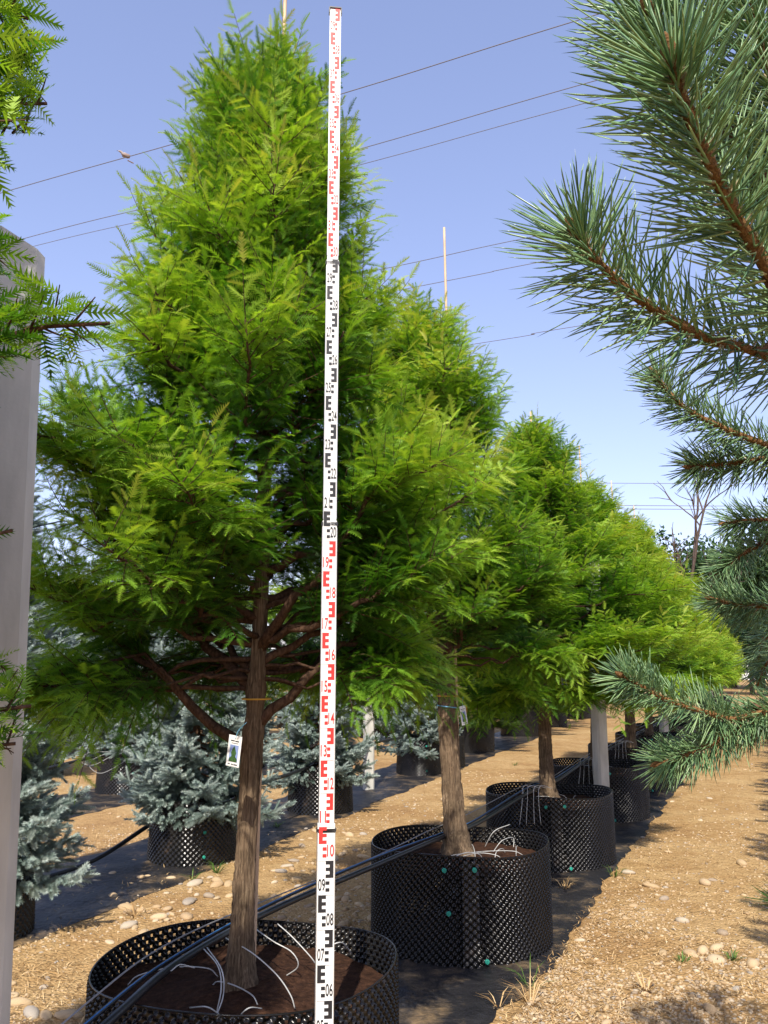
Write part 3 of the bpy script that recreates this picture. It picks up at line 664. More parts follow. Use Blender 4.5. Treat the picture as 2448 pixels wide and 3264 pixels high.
hoses(c0, SOIL, [[wp(605, 3212, .53, c0), wp(660, 3210, .56, c0), wp(700, 3235, .53, c0), wp(735, 3262, .49, c0)],
                 [wp(745, 3262, .50, c0), wp(790, 3215, .56, c0), wp(835, 3215, .52, c0)],
                 [wp(650, 3025, .60, c0), wp(695, 3080, .60, c0), wp(705, 3150, .55, c0), wp(690, 3230, .48, c0)], [wp(660, 3020, .60, c0), wp(706, 3090, .60, c0), wp(712, 3170, .53, c0), wp(685, 3250, .475, c0)],
                 [wp(885, 2945, .62, c0), wp(930, 2985, .6, c0), wp(990, 3050, .54, c0), wp(1010, 3080, .5, c0)],
                 [wp(800, 2950, .60, c0), wp(870, 3000, .61, c0), wp(930, 3035, .58, c0), wp(950, 3080, .53, c0), wp(905, 3115, .475, c0)],
                 [wp(1050, 3015, .6, c0), wp(1090, 3005, .6, c0), wp(1120, 3040, .5, c0)],
                 [wp(720, 2990, .60, c0), wp(800, 3035, .63, c0), wp(880, 3105, .58, c0), wp(925, 3170, .52, c0), wp(940, 3215, .475, c0)],
                 [wp(545, 3095, .60, c0), wp(575, 3075, .6, c0), wp(620, 3085, .58, c0)]] + hose_set(5, 2, .42), "grey white drip hoses curling on the soil of the pot at the measuring staff")
hoses(c1, SOIL, hose_set(9, 6, .4) + [[wp(1545, 2700, .5, c1), wp(1575, 2650, .6, c1), wp(1625, 2628, .62, c1)], [wp(1572, 2715, .5, c1), wp(1600, 2680, .56, c1), wp(1635, 2670, .55, c1), wp(1637, 2700, .5, c1)]], "white drip hoses looped on the soil around the leaning pale trunk")
for k in (2, 3, 4):
    c = rowpt(k); d = -STEP / np.linalg.norm(STEP) * .5
    loop = [[(d[0] + .1 + o, d[1] + .0, .17), (d[0] + .0 + o, d[1] - .03, .19), (d[0] - .02 + o, d[1] - .06, .08), (d[0] - .02 + o * 1.3, d[1] - .062, -.1)] for o in (-.09, -.05, .0, .04)]
    hoses(c, SOIL, hose_set(20 + k, 4) + loop, f"white drip hoses hung over the rim of the {ORD[k]} large pot of the conifer row")

# ------------------------------------------------------------------ tags and ties
def plant_tag(loc, rot, w_, h_, label):
    o = empty("plant_tag", loc); o.rotation_euler = rot
    link("card", bevel_box("card", (w_, .0014, h_), M['paper'], .0003), o, (0, 0, -h_ / 2))
    y = -.0016
    def rect(nm, x0, x1, z0, z1, mat, yy=y): return link(nm, Geo().add([[x0 * w_, yy, -z0 * h_], [x1 * w_, yy, -z0 * h_], [x1 * w_, yy, -z1 * h_], [x0 * w_, yy, -z1 * h_]], None, [[0, 1, 2, 3]]).mesh(nm, mat), o)
    rect("picture", -.33, .33, .30, .84, M['tagsky'])
    tri = Geo().add([[-.30 * w_, y - .0003, -.84 * h_], [.30 * w_, y - .0003, -.84 * h_], [.30 * w_, y - .0003, -.74 * h_], [.12 * w_, y - .0003, -.70 * h_], [.2 * w_, y - .0003, -.55 * h_], [.1 * w_, y - .0003, -.42 * h_], [0, y - .0003, -.32 * h_], [-.1 * w_, y - .0003, -.42 * h_], [-.2 * w_, y - .0003, -.55 * h_], [-.12 * w_, y - .0003, -.70 * h_], [-.3 * w_, y - .0003, -.74 * h_], [0, y - .0003, -.6 * h_]],
                    [[i, (i + 1) % 11, 11] for i in range(11)]); link("printed_tree", tri.mesh("printed_tree", M['taggreen']), o)
    for (x0, x1, z0, z1) in ((-.32, -.02, .15, .185), (.02, .32, .155, .19), (-.25, .28, .235, .252), (-.36, -.2, .905, .935), (-.1, .05, .905, .94), (.09, .36, .905, .94)): rect("print_line", x0, x1, z0, z1, M['tagink'])
    link("tie", gtube(spline([(0, -.001, -.012), (.008, 0, .02), (.03, .01, .05)], 10), .0011, 5).mesh("tie", M['bluestring'], True), o)
    return tag(o, label, "tag", "printed plant tags")
t1 = at_d(752, 2345, 2.98); plant_tag(t1, (math.radians(6), math.radians(9), math.radians(-18)), .05, .106, "white printed plant tag hanging from the low limb beside the measuring staff")
t2 = at_d(1473, 2250, 5.30); plant_tag(t2, (0, math.radians(-11), math.radians(38)), .05, .115, "white printed plant tag tied to the leaning pale trunk")
t3 = at_d(1795, 2150, 7.2); plant_tag(t3, (0, math.radians(-6), .3), .055, .115, "white printed plant tag hanging under the third conifer of the row")
def trunk_ring(xy, z, r_, mat, name, label, tail=None, tilt=0.0):
    a = np.linspace(0, 2 * pi, 33); P = np.stack([xy[0] + r_ * np.cos(a), xy[1] + r_ * np.sin(a), z + tilt * np.cos(a)], -1)
    g = gtube(P, .0036, 6, False)
    if tail: gtube(spline([(xy[0] + x, xy[1] + y, z + zz) for x, y, zz in tail], 14), .0024, 5, g=g)
    return tag(link(name, g.mesh(name, mat, True)), label, "string")
q = rowpt(0); trunk_ring((q[0] + .012, q[1]), 1.475, .053, M['yellow'], "yellow_string", "yellow string round the trunk above the low limbs by the staff")
L2 = -.035 * .97
def tr2(z): zz = (z - SOIL) / .97; return (rowpt(1)[0] + .97 * (-.062 * zz + .018 * math.sin(zz * 1.9 + 23)), rowpt(1)[1] + .97 * (.01 * zz + .018 * math.cos(zz * 2.3 + 46)))
trunk_ring(tr2(1.42), 1.42, .067, M['yellow'], "yellow_string", "yellow string tied round the leaning pale trunk", [(.05, -.03, 0), (.085, -.05, -.02), (.11, -.05, -.06), (.115, -.05, -.1)])
trunk_ring(tr2(1.36), 1.355, .068, M['bluestring'], "blue_string", "light blue string holding the tag on the leaning pale trunk", None, -.008)

# ------------------------------------------------------------------ blue spruces
def brush_template(seed, n=60, L=1.0, nl=.27, wd=.042, fwd=55):
    r = np.random.default_rng(seed); V, T = [], []
    for i in range(n):
        s = (i + .5) / n; ph = i * 2.39996; a = math.radians(fwd + r.uniform(-12, 12)) * (1 - .5 * max(0, s - .8) / .2)
        rad = A([0, math.cos(ph), math.sin(ph)]); ax = A([1.0, 0, 0]); tan = A([0, -math.sin(ph), math.cos(ph)])
        p = A([s * L, 0, 0]); k = len(V); ln = nl * r.uniform(.8, 1.15)
        V += [p - tan * wd, p + tan * wd, p + (ax * math.cos(a) + rad * math.sin(a)) * ln]; T.append([k, k + 1, k + 2])
    return A(V), A(T)
BT = [brush_template(i) for i in range(3)]
PT = [brush_template(i + 9, 42, .8, .85, .022, 38) for i in range(3)]
def place_brush(g, TT, O, X, Ln, tone, r):
    O, X = A(O), nrm(X); ref = nrm(r.normal(size=O.shape)); Yv = nrm(np.cross(ref, X)); Zv = np.cross(X, Yv); Ln, tone = A(Ln), A(tone)
    pk = r.integers(len(TT), size=len(O))
    for f, (FV, FTt) in enumerate(TT):
        m = pk == f; n = int(m.sum())
        if not n: continue
        V = O[m][:, None] + Ln[m][:, None, None] * (FV[None, :, 0:1] * X[m][:, None] + FV[None, :, 1:2] * Yv[m][:, None] + FV[None, :, 2:3] * Zv[m][:, None])
        g.add(V, (FTt[None] + (np.arange(n) * len(FV))[:, None, None]).reshape(-1, 3), tone=np.clip(tone[m][:, None] + r.uniform(-.12, .12, (n, len(FV))), 0, 1).ravel())
def spruce(seed, Hh=2.2, R=.62, z0=.12, nprim=74):
    r = np.random.default_rng(seed); gt = gtube([(0, 0, -.05), (.01, 0, Hh * .5), (0, .01, Hh)], [.045, .028, .006], 9); gl, gf = Geo(), Geo()
    O, X, Ln, To = [], [], [], []
    for i in range(nprim):
        u = (i + .5) / nprim; z = z0 + (Hh - z0) * u ** 1.05; az = i * 2.39996 + r.normal() * .2; rr = (R * (1 - u) ** .75 + .06) * r.uniform(.75, 1.15)
        out = A([math.cos(az), math.sin(az), 0]); drop = -.34 + .75 * u
        t = np.linspace(0, 1, 7)[:, None]; P = A([0, 0, z]) + out * rr * t + A([0, 0, 1]) * rr * (drop * t + .22 * t * t - .1 * np.sin(t * 3.1))
        gtube(P, np.linspace(.010, .004, 7), 5, False, g=gl); Tn = nrm(np.gradient(P, axis=0)); lat = np.cross(out, A([0, 0, 1.0]))
        for j in range(int(rr / .042) + 2):
            tt = min(1, .25 + .75 * j / (int(rr / .042) + 1)); k = min(int(tt * 6), 5); p = P[k] + (P[k + 1] - P[k]) * (tt * 6 - k)
            for sg in (-1, 1):
                ln = (.20 * (1 - tt) + .07) * r.uniform(.7, 1.3); D = nrm(Tn[k] * .75 + lat * sg * .75 + A([0, 0, r.normal(.08, .22)]))
                m = max(1, int(ln / .05))
                for q in range(m):
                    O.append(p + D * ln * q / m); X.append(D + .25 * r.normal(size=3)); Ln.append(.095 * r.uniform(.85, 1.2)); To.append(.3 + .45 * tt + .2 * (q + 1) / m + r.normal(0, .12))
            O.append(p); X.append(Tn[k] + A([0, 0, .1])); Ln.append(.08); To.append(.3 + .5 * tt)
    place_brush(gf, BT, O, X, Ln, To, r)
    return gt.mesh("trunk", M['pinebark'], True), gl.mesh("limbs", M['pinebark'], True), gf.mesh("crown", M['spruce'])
def three(name, meshes, xyz, rz, s, label, cat="tree", group=None):
    root = empty(name, xyz, rz); root.scale = (s,) * 3
    for nm, me in zip(("trunk", "limbs", "crown"), meshes): link(nm, me, root)
    return tag(root, label, cat, group)
S1, S2, S3 = spruce(61, 2.3, .62, .02, 130), spruce(62, 1.9, .66, .04, 96), spruce(63, 1.7, .62, .06, 84)
SR, SH = .345, .50
spotw = dimple_pot(SR, SH, .045, 6, .02, False, .009).mesh("wall", M['pot'], True); srim = rim_strip(SR, SH, M['pot']); ssoil = soil_disc(SR - .02, SH - .07, 3)
def small_pot(xy, label, s=1.0, clips=True):
    root = empty("plant_pot", (xy[0], xy[1], 0), .3); root.scale = (s,) * 3; fa = math.atan2(-xy[1], -xy[0]) - .3
    dress_pot(root, spotw, srim, ssoil, SR + .01, SH, [(fa + .25, SH - .06), (fa + .25, SH - .23), (fa + .25, SH - .42)] if clips else [])
    return tag(root, label, "plant pot", "small dimpled pots of the spruce rows")
data = [(S1, "tall blue spruce standing behind the near grey post", "black dimpled pot of the tall spruce behind the near grey post"),
        (S2, "blue spruce spilling over its pot left of the thick conifer trunk", "black dimpled pot with three teal clips left of the thick conifer trunk"),
        (S3, "blue spruce half hidden behind the measuring staff", "black dimpled pot right behind the measuring staff in the spruce row"),
        (S2, "blue spruce between the pale post and the leaning trunk", "black dimpled pot between the pale post and the leaning trunk")]
for i, ((x, y), (me, la, lb)) in enumerate(zip(SPR, data)):
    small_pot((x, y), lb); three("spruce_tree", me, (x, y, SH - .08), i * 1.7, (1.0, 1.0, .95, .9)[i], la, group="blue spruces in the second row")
cpos = (-3.4, 11.85); small_pot(cpos, "black dimpled pot with white hose loops in the back row"); three("spruce_tree", S3, (*cpos, SH - .05), .4, 1.0, "greenish spruce in the back row above the pot with white hose loops")
hoses(cpos, SH, [[(.1, -.32, .05), (-.15, -.38, .02), (-.36, -.4, -.1), (-.2, -.42, -.22), (.05, -.38, -.1), (.16, -.34, .0)], [(-.1, -.36, .04), (-.38, -.38, .03), (-.46, -.38, -.08), (-.3, -.4, -.12), (-.05, -.36, .01)]], "white hose loops hanging over the pot of the back row")
small_pot((.98, 14.9), "black dimpled pot tucked behind the spruce at the leaning trunk", 1.0, False)
for i, (x, y, s) in enumerate([(-5.2, 13.5, 1.05), (-4.2, 15.8, 1.1), (-2.3, 14.6, 1.0), (-1.2, 17.5, 1.1), (-6.4, 17.0, 1.2), (-.2, 21.0, 1.2), (-3.2, 20.0, 1.2)]):
    small_pot((x, y), "black dimpled pot of a far spruce in the back rows", 1.0, False)
    three("spruce_tree", (S1, S2, S3)[i % 3], (x, y, SH - .06), i * 2.2, s, "far spruce of the back rows seen through the conifer foliage", group="far spruces of the back rows")
# smooth tub at the back left
tub = on_z(290, 2362, 0); tr = empty("plant_tub", (tub[0], tub[1], 0))
V, T, Q = tube([(0, 0, 0), (0, 0, .02), (0, 0, .52), (0, 0, .53), (0, 0, .56), (0, 0, .57)], [.27, .28, .32, .345, .345, .32], 28); link("wall", Geo().add(V, T, Q).mesh("wall", M['smoothpot'], True), tr)
tag(tr, "smooth black tub with a thick rim far behind the spruces", "plant pot")
three("spruce_tree", S2, (tub[0], tub[1], .56), 1.0, .9, "spruce growing in the smooth black tub")

# ------------------------------------------------------------------ pines
def pine_crown(seed, Hh=2.6, R=.95, z0=.25, nprim=34, keep=None, mat='pine_far', TT=None, nl=.085, drop=0.0):
    r = np.random.default_rng(seed); gt = gtube([(0, 0, -.05), (.02, 0, Hh * .5), (0, .01, Hh)], [.055, .035, .008], 10); gl, gf = Geo(), Geo(); O, X, Ln, To = [], [], [], []
    for i in range(nprim):
        u = (i + .5) / nprim; z = z0 + (Hh - z0) * u; az = i * 2.39996 + r.normal() * .2; rr = (R * (1 - u) ** .6 * (.75 + .5 * min(u / .25, 1) * .5) + .1) * r.uniform(.8, 1.15); out = A([math.cos(az), math.sin(az), 0])
        t = np.linspace(0, 1, 7)[:, None]; P = A([0, 0, z]) + out * rr * t + A([0, 0, 1]) * rr * ((.1 + .5 * u - drop * (1 - u) ** 2) * t + .3 * t * t)
        pts = []
        Tn = nrm(np.gradient(P, axis=0)); lat = np.cross(out, A([0, 0, 1.0])); keepb = keep is None or keep(P[-1:])[0]
        if keepb: gtube(P, np.linspace(.013, .005, 7), 5, False, g=gl)
        for j in range(int(rr / .085) + 2):
            tt = min(1, .3 + .7 * j / (int(rr / .085) + 1)); k = min(int(tt * 6), 5); p = P[k] + (P[k + 1] - P[k]) * (tt * 6 - k)
            for sg in (-1, 1, 0):
                ln = (.24 * (1 - tt) + .1) * r.uniform(.7, 1.2); D = nrm(Tn[k] * .7 + lat * sg * .7 + A([0, 0, r.uniform(.1, .6)])); m = max(1, int(ln / .07))
                for q in range(m): O.append(p + D * ln * q / m); X.append(D + .15 * r.normal(size=3)); Ln.append(nl * r.uniform(.85, 1.2)); To.append(.2 + .4 * tt + .2 * (q + 1) / m + r.normal(0, .12))
    O, X, Ln, To = A(O), A(X), A(Ln), A(To)
    if keep is not None: m = keep(O); O, X, Ln, To = O[m], X[m], Ln[m], To[m]
    place_brush(gf, TT or PT, O, X, Ln, To, r)
    return gt.mesh("trunk", M['pinebark'], True), gl.mesh("limbs", M['pinebark'], True), gf.mesh("crown", M[mat])
FP = pine_crown(80, 2.6, 1.5, .12, 60, None, 'pine_far', None, .13, .55)
for i, (x, y, s) in enumerate([(1.62, 17.4, 1.0), (3.35, 21.6, 1.0), (4.6, 25.0, 1.05), (6.2, 29.0, 1.1)]):
    root = empty("plant_pot", (x, y, 0)); dress_pot(root, potF, RIM, SOILM[i % 3], PR, PH, []); root.scale = (.98, .98, 1.1)
    tag(root, f"{['big dark dimpled pot', 'second big dark dimpled pot', 'third big dark dimpled pot', 'fourth big dark dimpled pot'][i]} beyond the blue spruces, holding a spreading pine", "plant pot", "large dimpled pots of the pine row")
    three("pine_tree", FP, (x, y, PH - .1), i * 1.3, s, f"{['first', 'second', 'third', 'fourth'][i]} spreading long-needled pine beyond the blue spruces", group="spreading pines beyond the spruces")

for i, (x, y, s) in enumerate([(-11.0, 25.0, 1.2), (-8.0, 24.0, 1.15), (-5.2, 25.5, 1.2), (-2.4, 24.5, 1.15), (.2, 25.5, 1.2), (-6.6, 20.5, 1.0)]):
    root = empty("plant_pot", (x, y, 0)); dress_pot(root, potF, RIM, SOILM[i % 3], PR, PH, []); tag(root, "dark pot of a far pine behind the back rows", "plant pot", "pots of the far pines")
    three("pine_tree", FP, (x, y, PH - .1), i * 1.7, s, "dark far pine behind the back rows of spruces", group="far pines behind the back rows")

# pine row on the right of the aisle: the camera stands under its first tree
PINE0 = A([1.25, 1.55])
def pinept(k): return PINE0 + STEP * k
def keep1(Q):
    W = Q + A([PINE0[0], PINE0[1], .47]); u, v, d = pix(W); return ~((d > .02) & (u < 2560) & (u > -200) & (v > -250) & (v < 3500)) & (np.linalg.norm(W - A([0, 0, CAM_H]), axis=1) > .45)
def needles(path, r0, r1, nl, n, seed, wd=.0009, spread=(42, 72), tipfan=True):
    """stem and paired needles of one shoot; the path runs from the branch to the tip"""
    r = np.random.default_rng(seed); P = spline(path, 30); Tn = nrm(np.gradient(P, axis=0)); rad = np.linspace(r0, r1, 30)
    jit = 1 + .16 * r.normal(size=(30, 9)); gs = gtube(P, rad, 9, True, jitter=jit)
    V, T, Q = tube(np.stack([P[-1] + Tn[-1] * s for s in (0, .008, .016, .022)]), [r1 * 1.25, r1 * 1.5, r1 * 1.0, r1 * .2], 8); gs.add(V, T, Q)
    t = np.sort(r.uniform(.0, 1, n)) ** .9; ph = np.arange(n) * 2.39996 + r.normal(0, .3, n)
    f = t * 29; k = np.minimum(f.astype(int), 28); fr = (f - k)[:, None]
    p = P[k] * (1 - fr) + P[k + 1] * fr; tg = nrm(Tn[k] * (1 - fr) + Tn[k + 1] * fr)
    ref = nrm(np.cross(tg, A([.3, .2, 1.0]))); bi = np.cross(tg, ref); radial = np.cos(ph)[:, None] * ref + np.sin(ph)[:, None] * bi
    a = np.radians(r.uniform(spread[0], spread[1], n)); tf = np.clip((t - .86) / .14, 0, 1); a = a * (1 - .45 * tf)
    rr = np.interp(t, np.linspace(0, 1, 30), rad)
    D0 = np.cos(a)[:, None] * tg + np.sin(a)[:, None] * radial; sidev = nrm(np.cross(D0, r.normal(size=(n, 3))))
    gn = Geo()
    for sg in (-1, 1):
        L = nl * np.where(r.random(n) < .12, r.uniform(.35, .8, n), r.uniform(.82, 1.15, n)) * (1 - .12 * tf); D = nrm(D0 + sidev * sg * r.uniform(.05, .14, n)[:, None]); bendv = nrm(tg * .6 + r.normal(size=(n, 3)) * .5 + A([0, 0, -.12])) * r.uniform(.06, .3, n)[:, None]
        b = p + radial * rr[:, None] * .9; u = nrm(np.cross(D, sidev + .01)); v = np.cross(D, u); rings = []
        for s, ww in ((0, 1.0), (.09, 1.0), (.5, 1.0), (.86, .75)):
            c = b + D * (L * s)[:, None] + bendv * (L * s * s)[:, None]
            for q in range(3):
                an = q * 2.0944; rings.append(c + wd * ww * (math.cos(an) * u * 1.25 + math.sin(an) * v * .8))
        rings.append(b + D * L[:, None] + bendv * L[:, None]); V = np.stack(rings, 1)
        Q = A([[i * 3 + j, i * 3 + (j + 1) % 3, i * 3 + 3 + (j + 1) % 3, i * 3 + 3 + j] for i in range(3) for j in range(3)]); T = A([[9 + j, 9 + (j + 1) % 3, 12] for j in range(3)])
        off = (np.arange(n) * 13)[:, None, None]; base = np.clip(r.normal(.5, .2, n), .02, .9)
        tone = np.repeat(base[:, None], 13, 1); tone[:, 0:3] = 1.0; tone[:, 3:6] = np.where(r.random(n) < .3, .97, base)[:, None]
        gn.add(V, (T[None] + off), (Q[None] + off), tone.ravel())
    return gs, gn
proot = empty("pine_tree", (PINE0[0], PINE0[1], .47)); tag(proot, "pine with long blue-green needles whose shoots hang into view beside the aisle", "tree")
pm = pine_crown(91, 2.3, .9, .35, 26, keep1)
for nm, me in zip(("trunk", "limbs", "crown"), pm): link(nm, me, proot)
base = A([PINE0[0], PINE0[1], .47])
SHOOTS = [  # picture points with distance, branch end first
    ([(2560, 1050, .86), (2441, 849, .80), (2330, 660, .77), (2225, 440, .74), (2160, 270, .72), (2139, 190, .71)], .0062, .0048, .075, 430),
    ([(2420, 560, .95), (2290, 380, .92), (2170, 190, .90), (2110, 110, .89), (2073, 40, .88)], .005, .004, .075, 260),
    ([(2560, 1190, 1.06), (2400, 1118, 1.02), (2220, 1063, .98), (2028, 945, .95), (1903, 834, .93), (1838, 742, .92)], .006, .0042, .072, 420),
    ([(2640, 700, .90), (2520, 420, .86), (2440, 180, .84), (2400, -20, .83)], .0055, .0045, .078, 330),
    ([(2600, 980, 1.0), (2480, 760, .98), (2400, 560, .97), (2360, 420, .96)], .005, .004, .074, 260),
    ([(2600, 1490, 1.72), (2448, 1420, 1.68), (2300, 1362, 1.66), (2169, 1288, 1.64), (2090, 1195, 1.62)], .006, .004, .064, 330),
    ([(2580, 1448, 1.78), (2448, 1461, 1.74), (2310, 1478, 1.72), (2205, 1486, 1.7)], .006, .004, .064, 280),
    ([(2580, 1650, 2.1), (2448, 1657, 2.1), (2380, 1660, 2.1), (2318, 1668, 2.1)], .006, .004, .066, 200),
    ([(2540, 1690, 2.15), (2405, 1745, 2.12), (2350, 1780, 2.1), (2300, 1820, 2.1)], .006, .004, .066, 230),
    ([(2600, 1950, 2.0), (2448, 1933, 2.0), (2350, 1928, 2.0), (2275, 1910, 2.0)], .006, .0042, .068, 260),
    ([(2560, 1920, 2.5), (2480, 1990, 2.5), (2430, 2050, 2.5), (2415, 2110, 2.5)], .006, .004, .064, 170),
    ([(2620, 2010, 2.4), (2500, 2060, 2.4), (2440, 2120, 2.4), (2420, 2170, 2.4)], .006, .004, .064, 150),
    ([(2600, 2215, 1.70), (2450, 2262, 1.68), (2340, 2292, 1.66), (2257, 2273, 1.63), (2130, 2232, 1.61), (2040, 2185, 1.60), (1985, 2155, 1.58)], .0058, .004, .064, 420),
    ([(2450, 2264, 1.68), (2375, 2312, 1.67), (2257, 2376, 1.64), (2170, 2412, 1.63), (2105, 2432, 1.62)], .0052, .004, .062, 330),
    ([(2600, 2300, 1.80), (2500, 2290, 1.78), (2420, 2300, 1.75), (2350, 2330, 1.74)], .0052, .004, .06, 200),
]
Pm = M['pine']
for i, (pts, r0, r1, nl, n) in enumerate(SHOOTS):
    W = [at_d(x, y, d) - base for x, y, d in pts]
    gs, gn = needles(W, r0, r1, nl * (1.12 if pts[0][2] < 1.3 else .95), int(n * (.68 if pts[0][2] < 1.3 else .9)), 300 + i, .00108 if pts[0][2] < 1.3 else .00115)
    st = link("shoot", gs.mesh("shoot", M['pinestem'], True), proot); link("needles", gn.mesh("needles", Pm, True), st, kind="stuff")
    zt = max(.4, W[0][2] - .25 - .3 * abs(W[0][0])); root_pt = A([0, 0, zt])
    link("branch", gtube(spline([root_pt, root_pt * .45 + W[0] * .55 + A([0, 0, -.02]), W[0], W[1]], 16), np.linspace(.016, r0, 16), 8).mesh("branch", M['pinebark'], True), proot)
FP2 = pine_crown(95, 2.3, .74, .2, 40, None, 'pine_far', None, .085)
for k in range(0, 9):
    x, y = pinept(k) + (A([.42, 0]) if k else 0); root = empty("plant_pot", (x, y, -.004)); dress_pot(root, potF, RIM, SOILM[k % 3], PR, PH, [])
    tag(root, f"dark dimpled pot of the {ORD[k]} pine beside the aisle", "plant pot", "pots of the pine row")
    if k: three("pine_tree", FP2, (x, y, PH - .1), k * 1.9, .95, f"{ORD[k]} green pine along the right side of the aisle", group="pines along the aisle")

# ------------------------------------------------------------------ weeds
def weed(px, py, n, h, label, mat='weed', seed=0):
    r = np.random.default_rng(seed + int(px)); c = on_z(px, py, 0); g = Geo(); c[2] = gz(c[0], c[1])
    for i in range(n):
        a = r.uniform(0, 6.28); L = h * r.uniform(.5, 1.1); out = A([math.cos(a), math.sin(a), 0]); sd = A([-math.sin(a), math.cos(a), 0]); b = c + out * r.uniform(0, .03)
        w_ = .0028 * r.uniform(.7, 1.6); up = r.uniform(.4, 1.1); p1 = b + out * L * .35 + A([0, 0, L * .5 * up]); p2 = b + out * L * .85 + A([0, 0, L * .62 * up])
        g.add([b - sd * w_ * .6, b + sd * w_ * .6, p1 + sd * w_, p1 - sd * w_, p2], [[3, 2, 4]], [[0, 1, 2, 3]], r.uniform(0, 1))
    return tag(link("weed" if mat == 'weed' else "dry_grass_tuft", g.mesh("weed", M[mat])), label, "weed" if mat == 'weed' else "grass")
weed(612, 2808, 16, .14, "small green weed sprouting on the sand left of the thick trunk"); weed(690, 2782, 22, .16, "larger green weed on the sand below the three-clip pot")
weed(880, 2640, 26, .12, "grey-green weed patch behind the thick trunk beside the staff"); weed(1690, 3150, 9, .2, "green grass stalks at the front foot of the second large pot")
weed(1960, 2795, 22, .12, "green weed at the right foot of the third large pot"); weed(2175, 3070, 16, .07, "tiny green weed between the river stones on the aisle")
weed(2335, 3065, 22, .08, "low green weed beside the river stones on the aisle"); weed(1640, 2440, 20, .12, "green weed at the edge of the pine cloth")
weed(1690, 3200, 20, .19, "dry straw tuft at the front foot of the second large pot", 'straw'); weed(1590, 3215, 8, .18, "thin dry straw tuft on the black cloth", 'straw', 4); weed(430, 2925, 26, .13, "dry straw tuft at the edge of the spruce cloth", 'straw')
weed(1800, 2835, 24, .12, "dry straw tuft by the cloth edge of the third pot", 'straw', 8); weed(2060, 3160, 26, .13, "dry straw tuft on the bare aisle sand", 'straw', 3)

# ------------------------------------------------------------------ overhead power line and bird
def wire(pts, z, rad, label, sag=0.0):
    W = [on_z(x, y, z) for x, y in pts]; a, b = W[0], W[-1]; a2, b2 = a + (a - b) * .8, b + (b - a) * .6
    P = spline([a2] + W + [b2], 60); return tag(link("power_cable", gtube(P, rad, 5, False).mesh("power_cable", M['cable'], True)), label, "cable", "cables of the power line")
wire([(0, 616), (590, 448), (1224, 258), (1873, 55)], 16.2, .012, "topmost power cable, the one the bird sits on")
wire([(133, 745), (553, 640), (1224, 453), (1880, 262)], 16.0, .011, "second power cable below the bird's cable")
wire([(131, 779), (546, 682), (1224, 505), (1860, 330)], 15.8, .009, "third power cable close under the second one")
wire([(118, 1070), (428, 1018), (1246, 852), (1690, 756)], 16.0, .012, "fourth power cable passing behind the second cane")
wire([(114, 1146), (384, 1098), (1450, 890), (1680, 843)], 15.8, .012, "fifth power cable close under the fourth one")
wire([(107, 1312), (150, 1304), (1541, 1092), (1800, 1046)], 16.0, .014, "lowest power cable above the far conifer tops")
for i, (yy, z) in enumerate(((1540, 15.0), (1611, 12.0), (1622, 11.5))):
    a, b = on_z(1950, yy, z), on_z(2700, yy + 4, z); tag(link("power_cable", gtube(np.stack([a + (a - b) * .6, b]), .02, 5, False).mesh("power_cable", M['cable'], True)), f"{['upper', 'middle', 'lower'][i]} distant power cable crossing behind the dead trees", "cable")
tag(link("trellis_wire", gtube(np.stack([A([-1.0, 2.2, 1.92]), at_d(200, 1660, 3.0), at_d(395, 1697, 3.6), at_d(900, 1800, 5.5)]), .0022, 5).mesh("trellis_wire", M['cap'], True)), "thin dark wire running from the near grey post into the foliage", "wire")
bp = on_z(393, 503, 16.22); bird = empty("bird", bp, math.radians(205)); tag(bird, "small grey-brown bird perched on the topmost power cable", "bird")
g = Geo(); t = np.linspace(0, 1, 11); xs = .17 - .36 * t; zs = .10 - .07 * t + .02 * np.sin(t * 3); rads = A([.004, .018, .033, .034, .045, .062, .062, .052, .034, .022, .006])
zs[0:4] = [.150, .152, .150, .135]; gtube(np.stack([xs, 0 * xs, zs + .03], -1), rads, 12, True, g=g); link("body", g.mesh("body", M['bird'], True), bird)
link("tail", Geo().add(*box(-.24, 0, .035, .18, .045, .010)).mesh("tail", M['birdwing']), bird, None, (0, math.radians(-16), 0)).location = (.03, 0, -.04)
for sd in (-1, 1):
    V = I2[0] * A([.12, .014, .045]) + A([-.08, sd * .055, .085]); link("wing", Geo().add(V, I2[1]).mesh("wing", M['birdwing'], True), bird)
    link("leg", gtube([(-.01, sd * .02, .05), (0, sd * .02, 0)], .004, 5).mesh("leg", M['birdwing']), bird)
link("beak", gtube([(.165, 0, .18), (.20, 0, .172)], [.009, .001], 6).mesh("beak", M['cap']), bird)

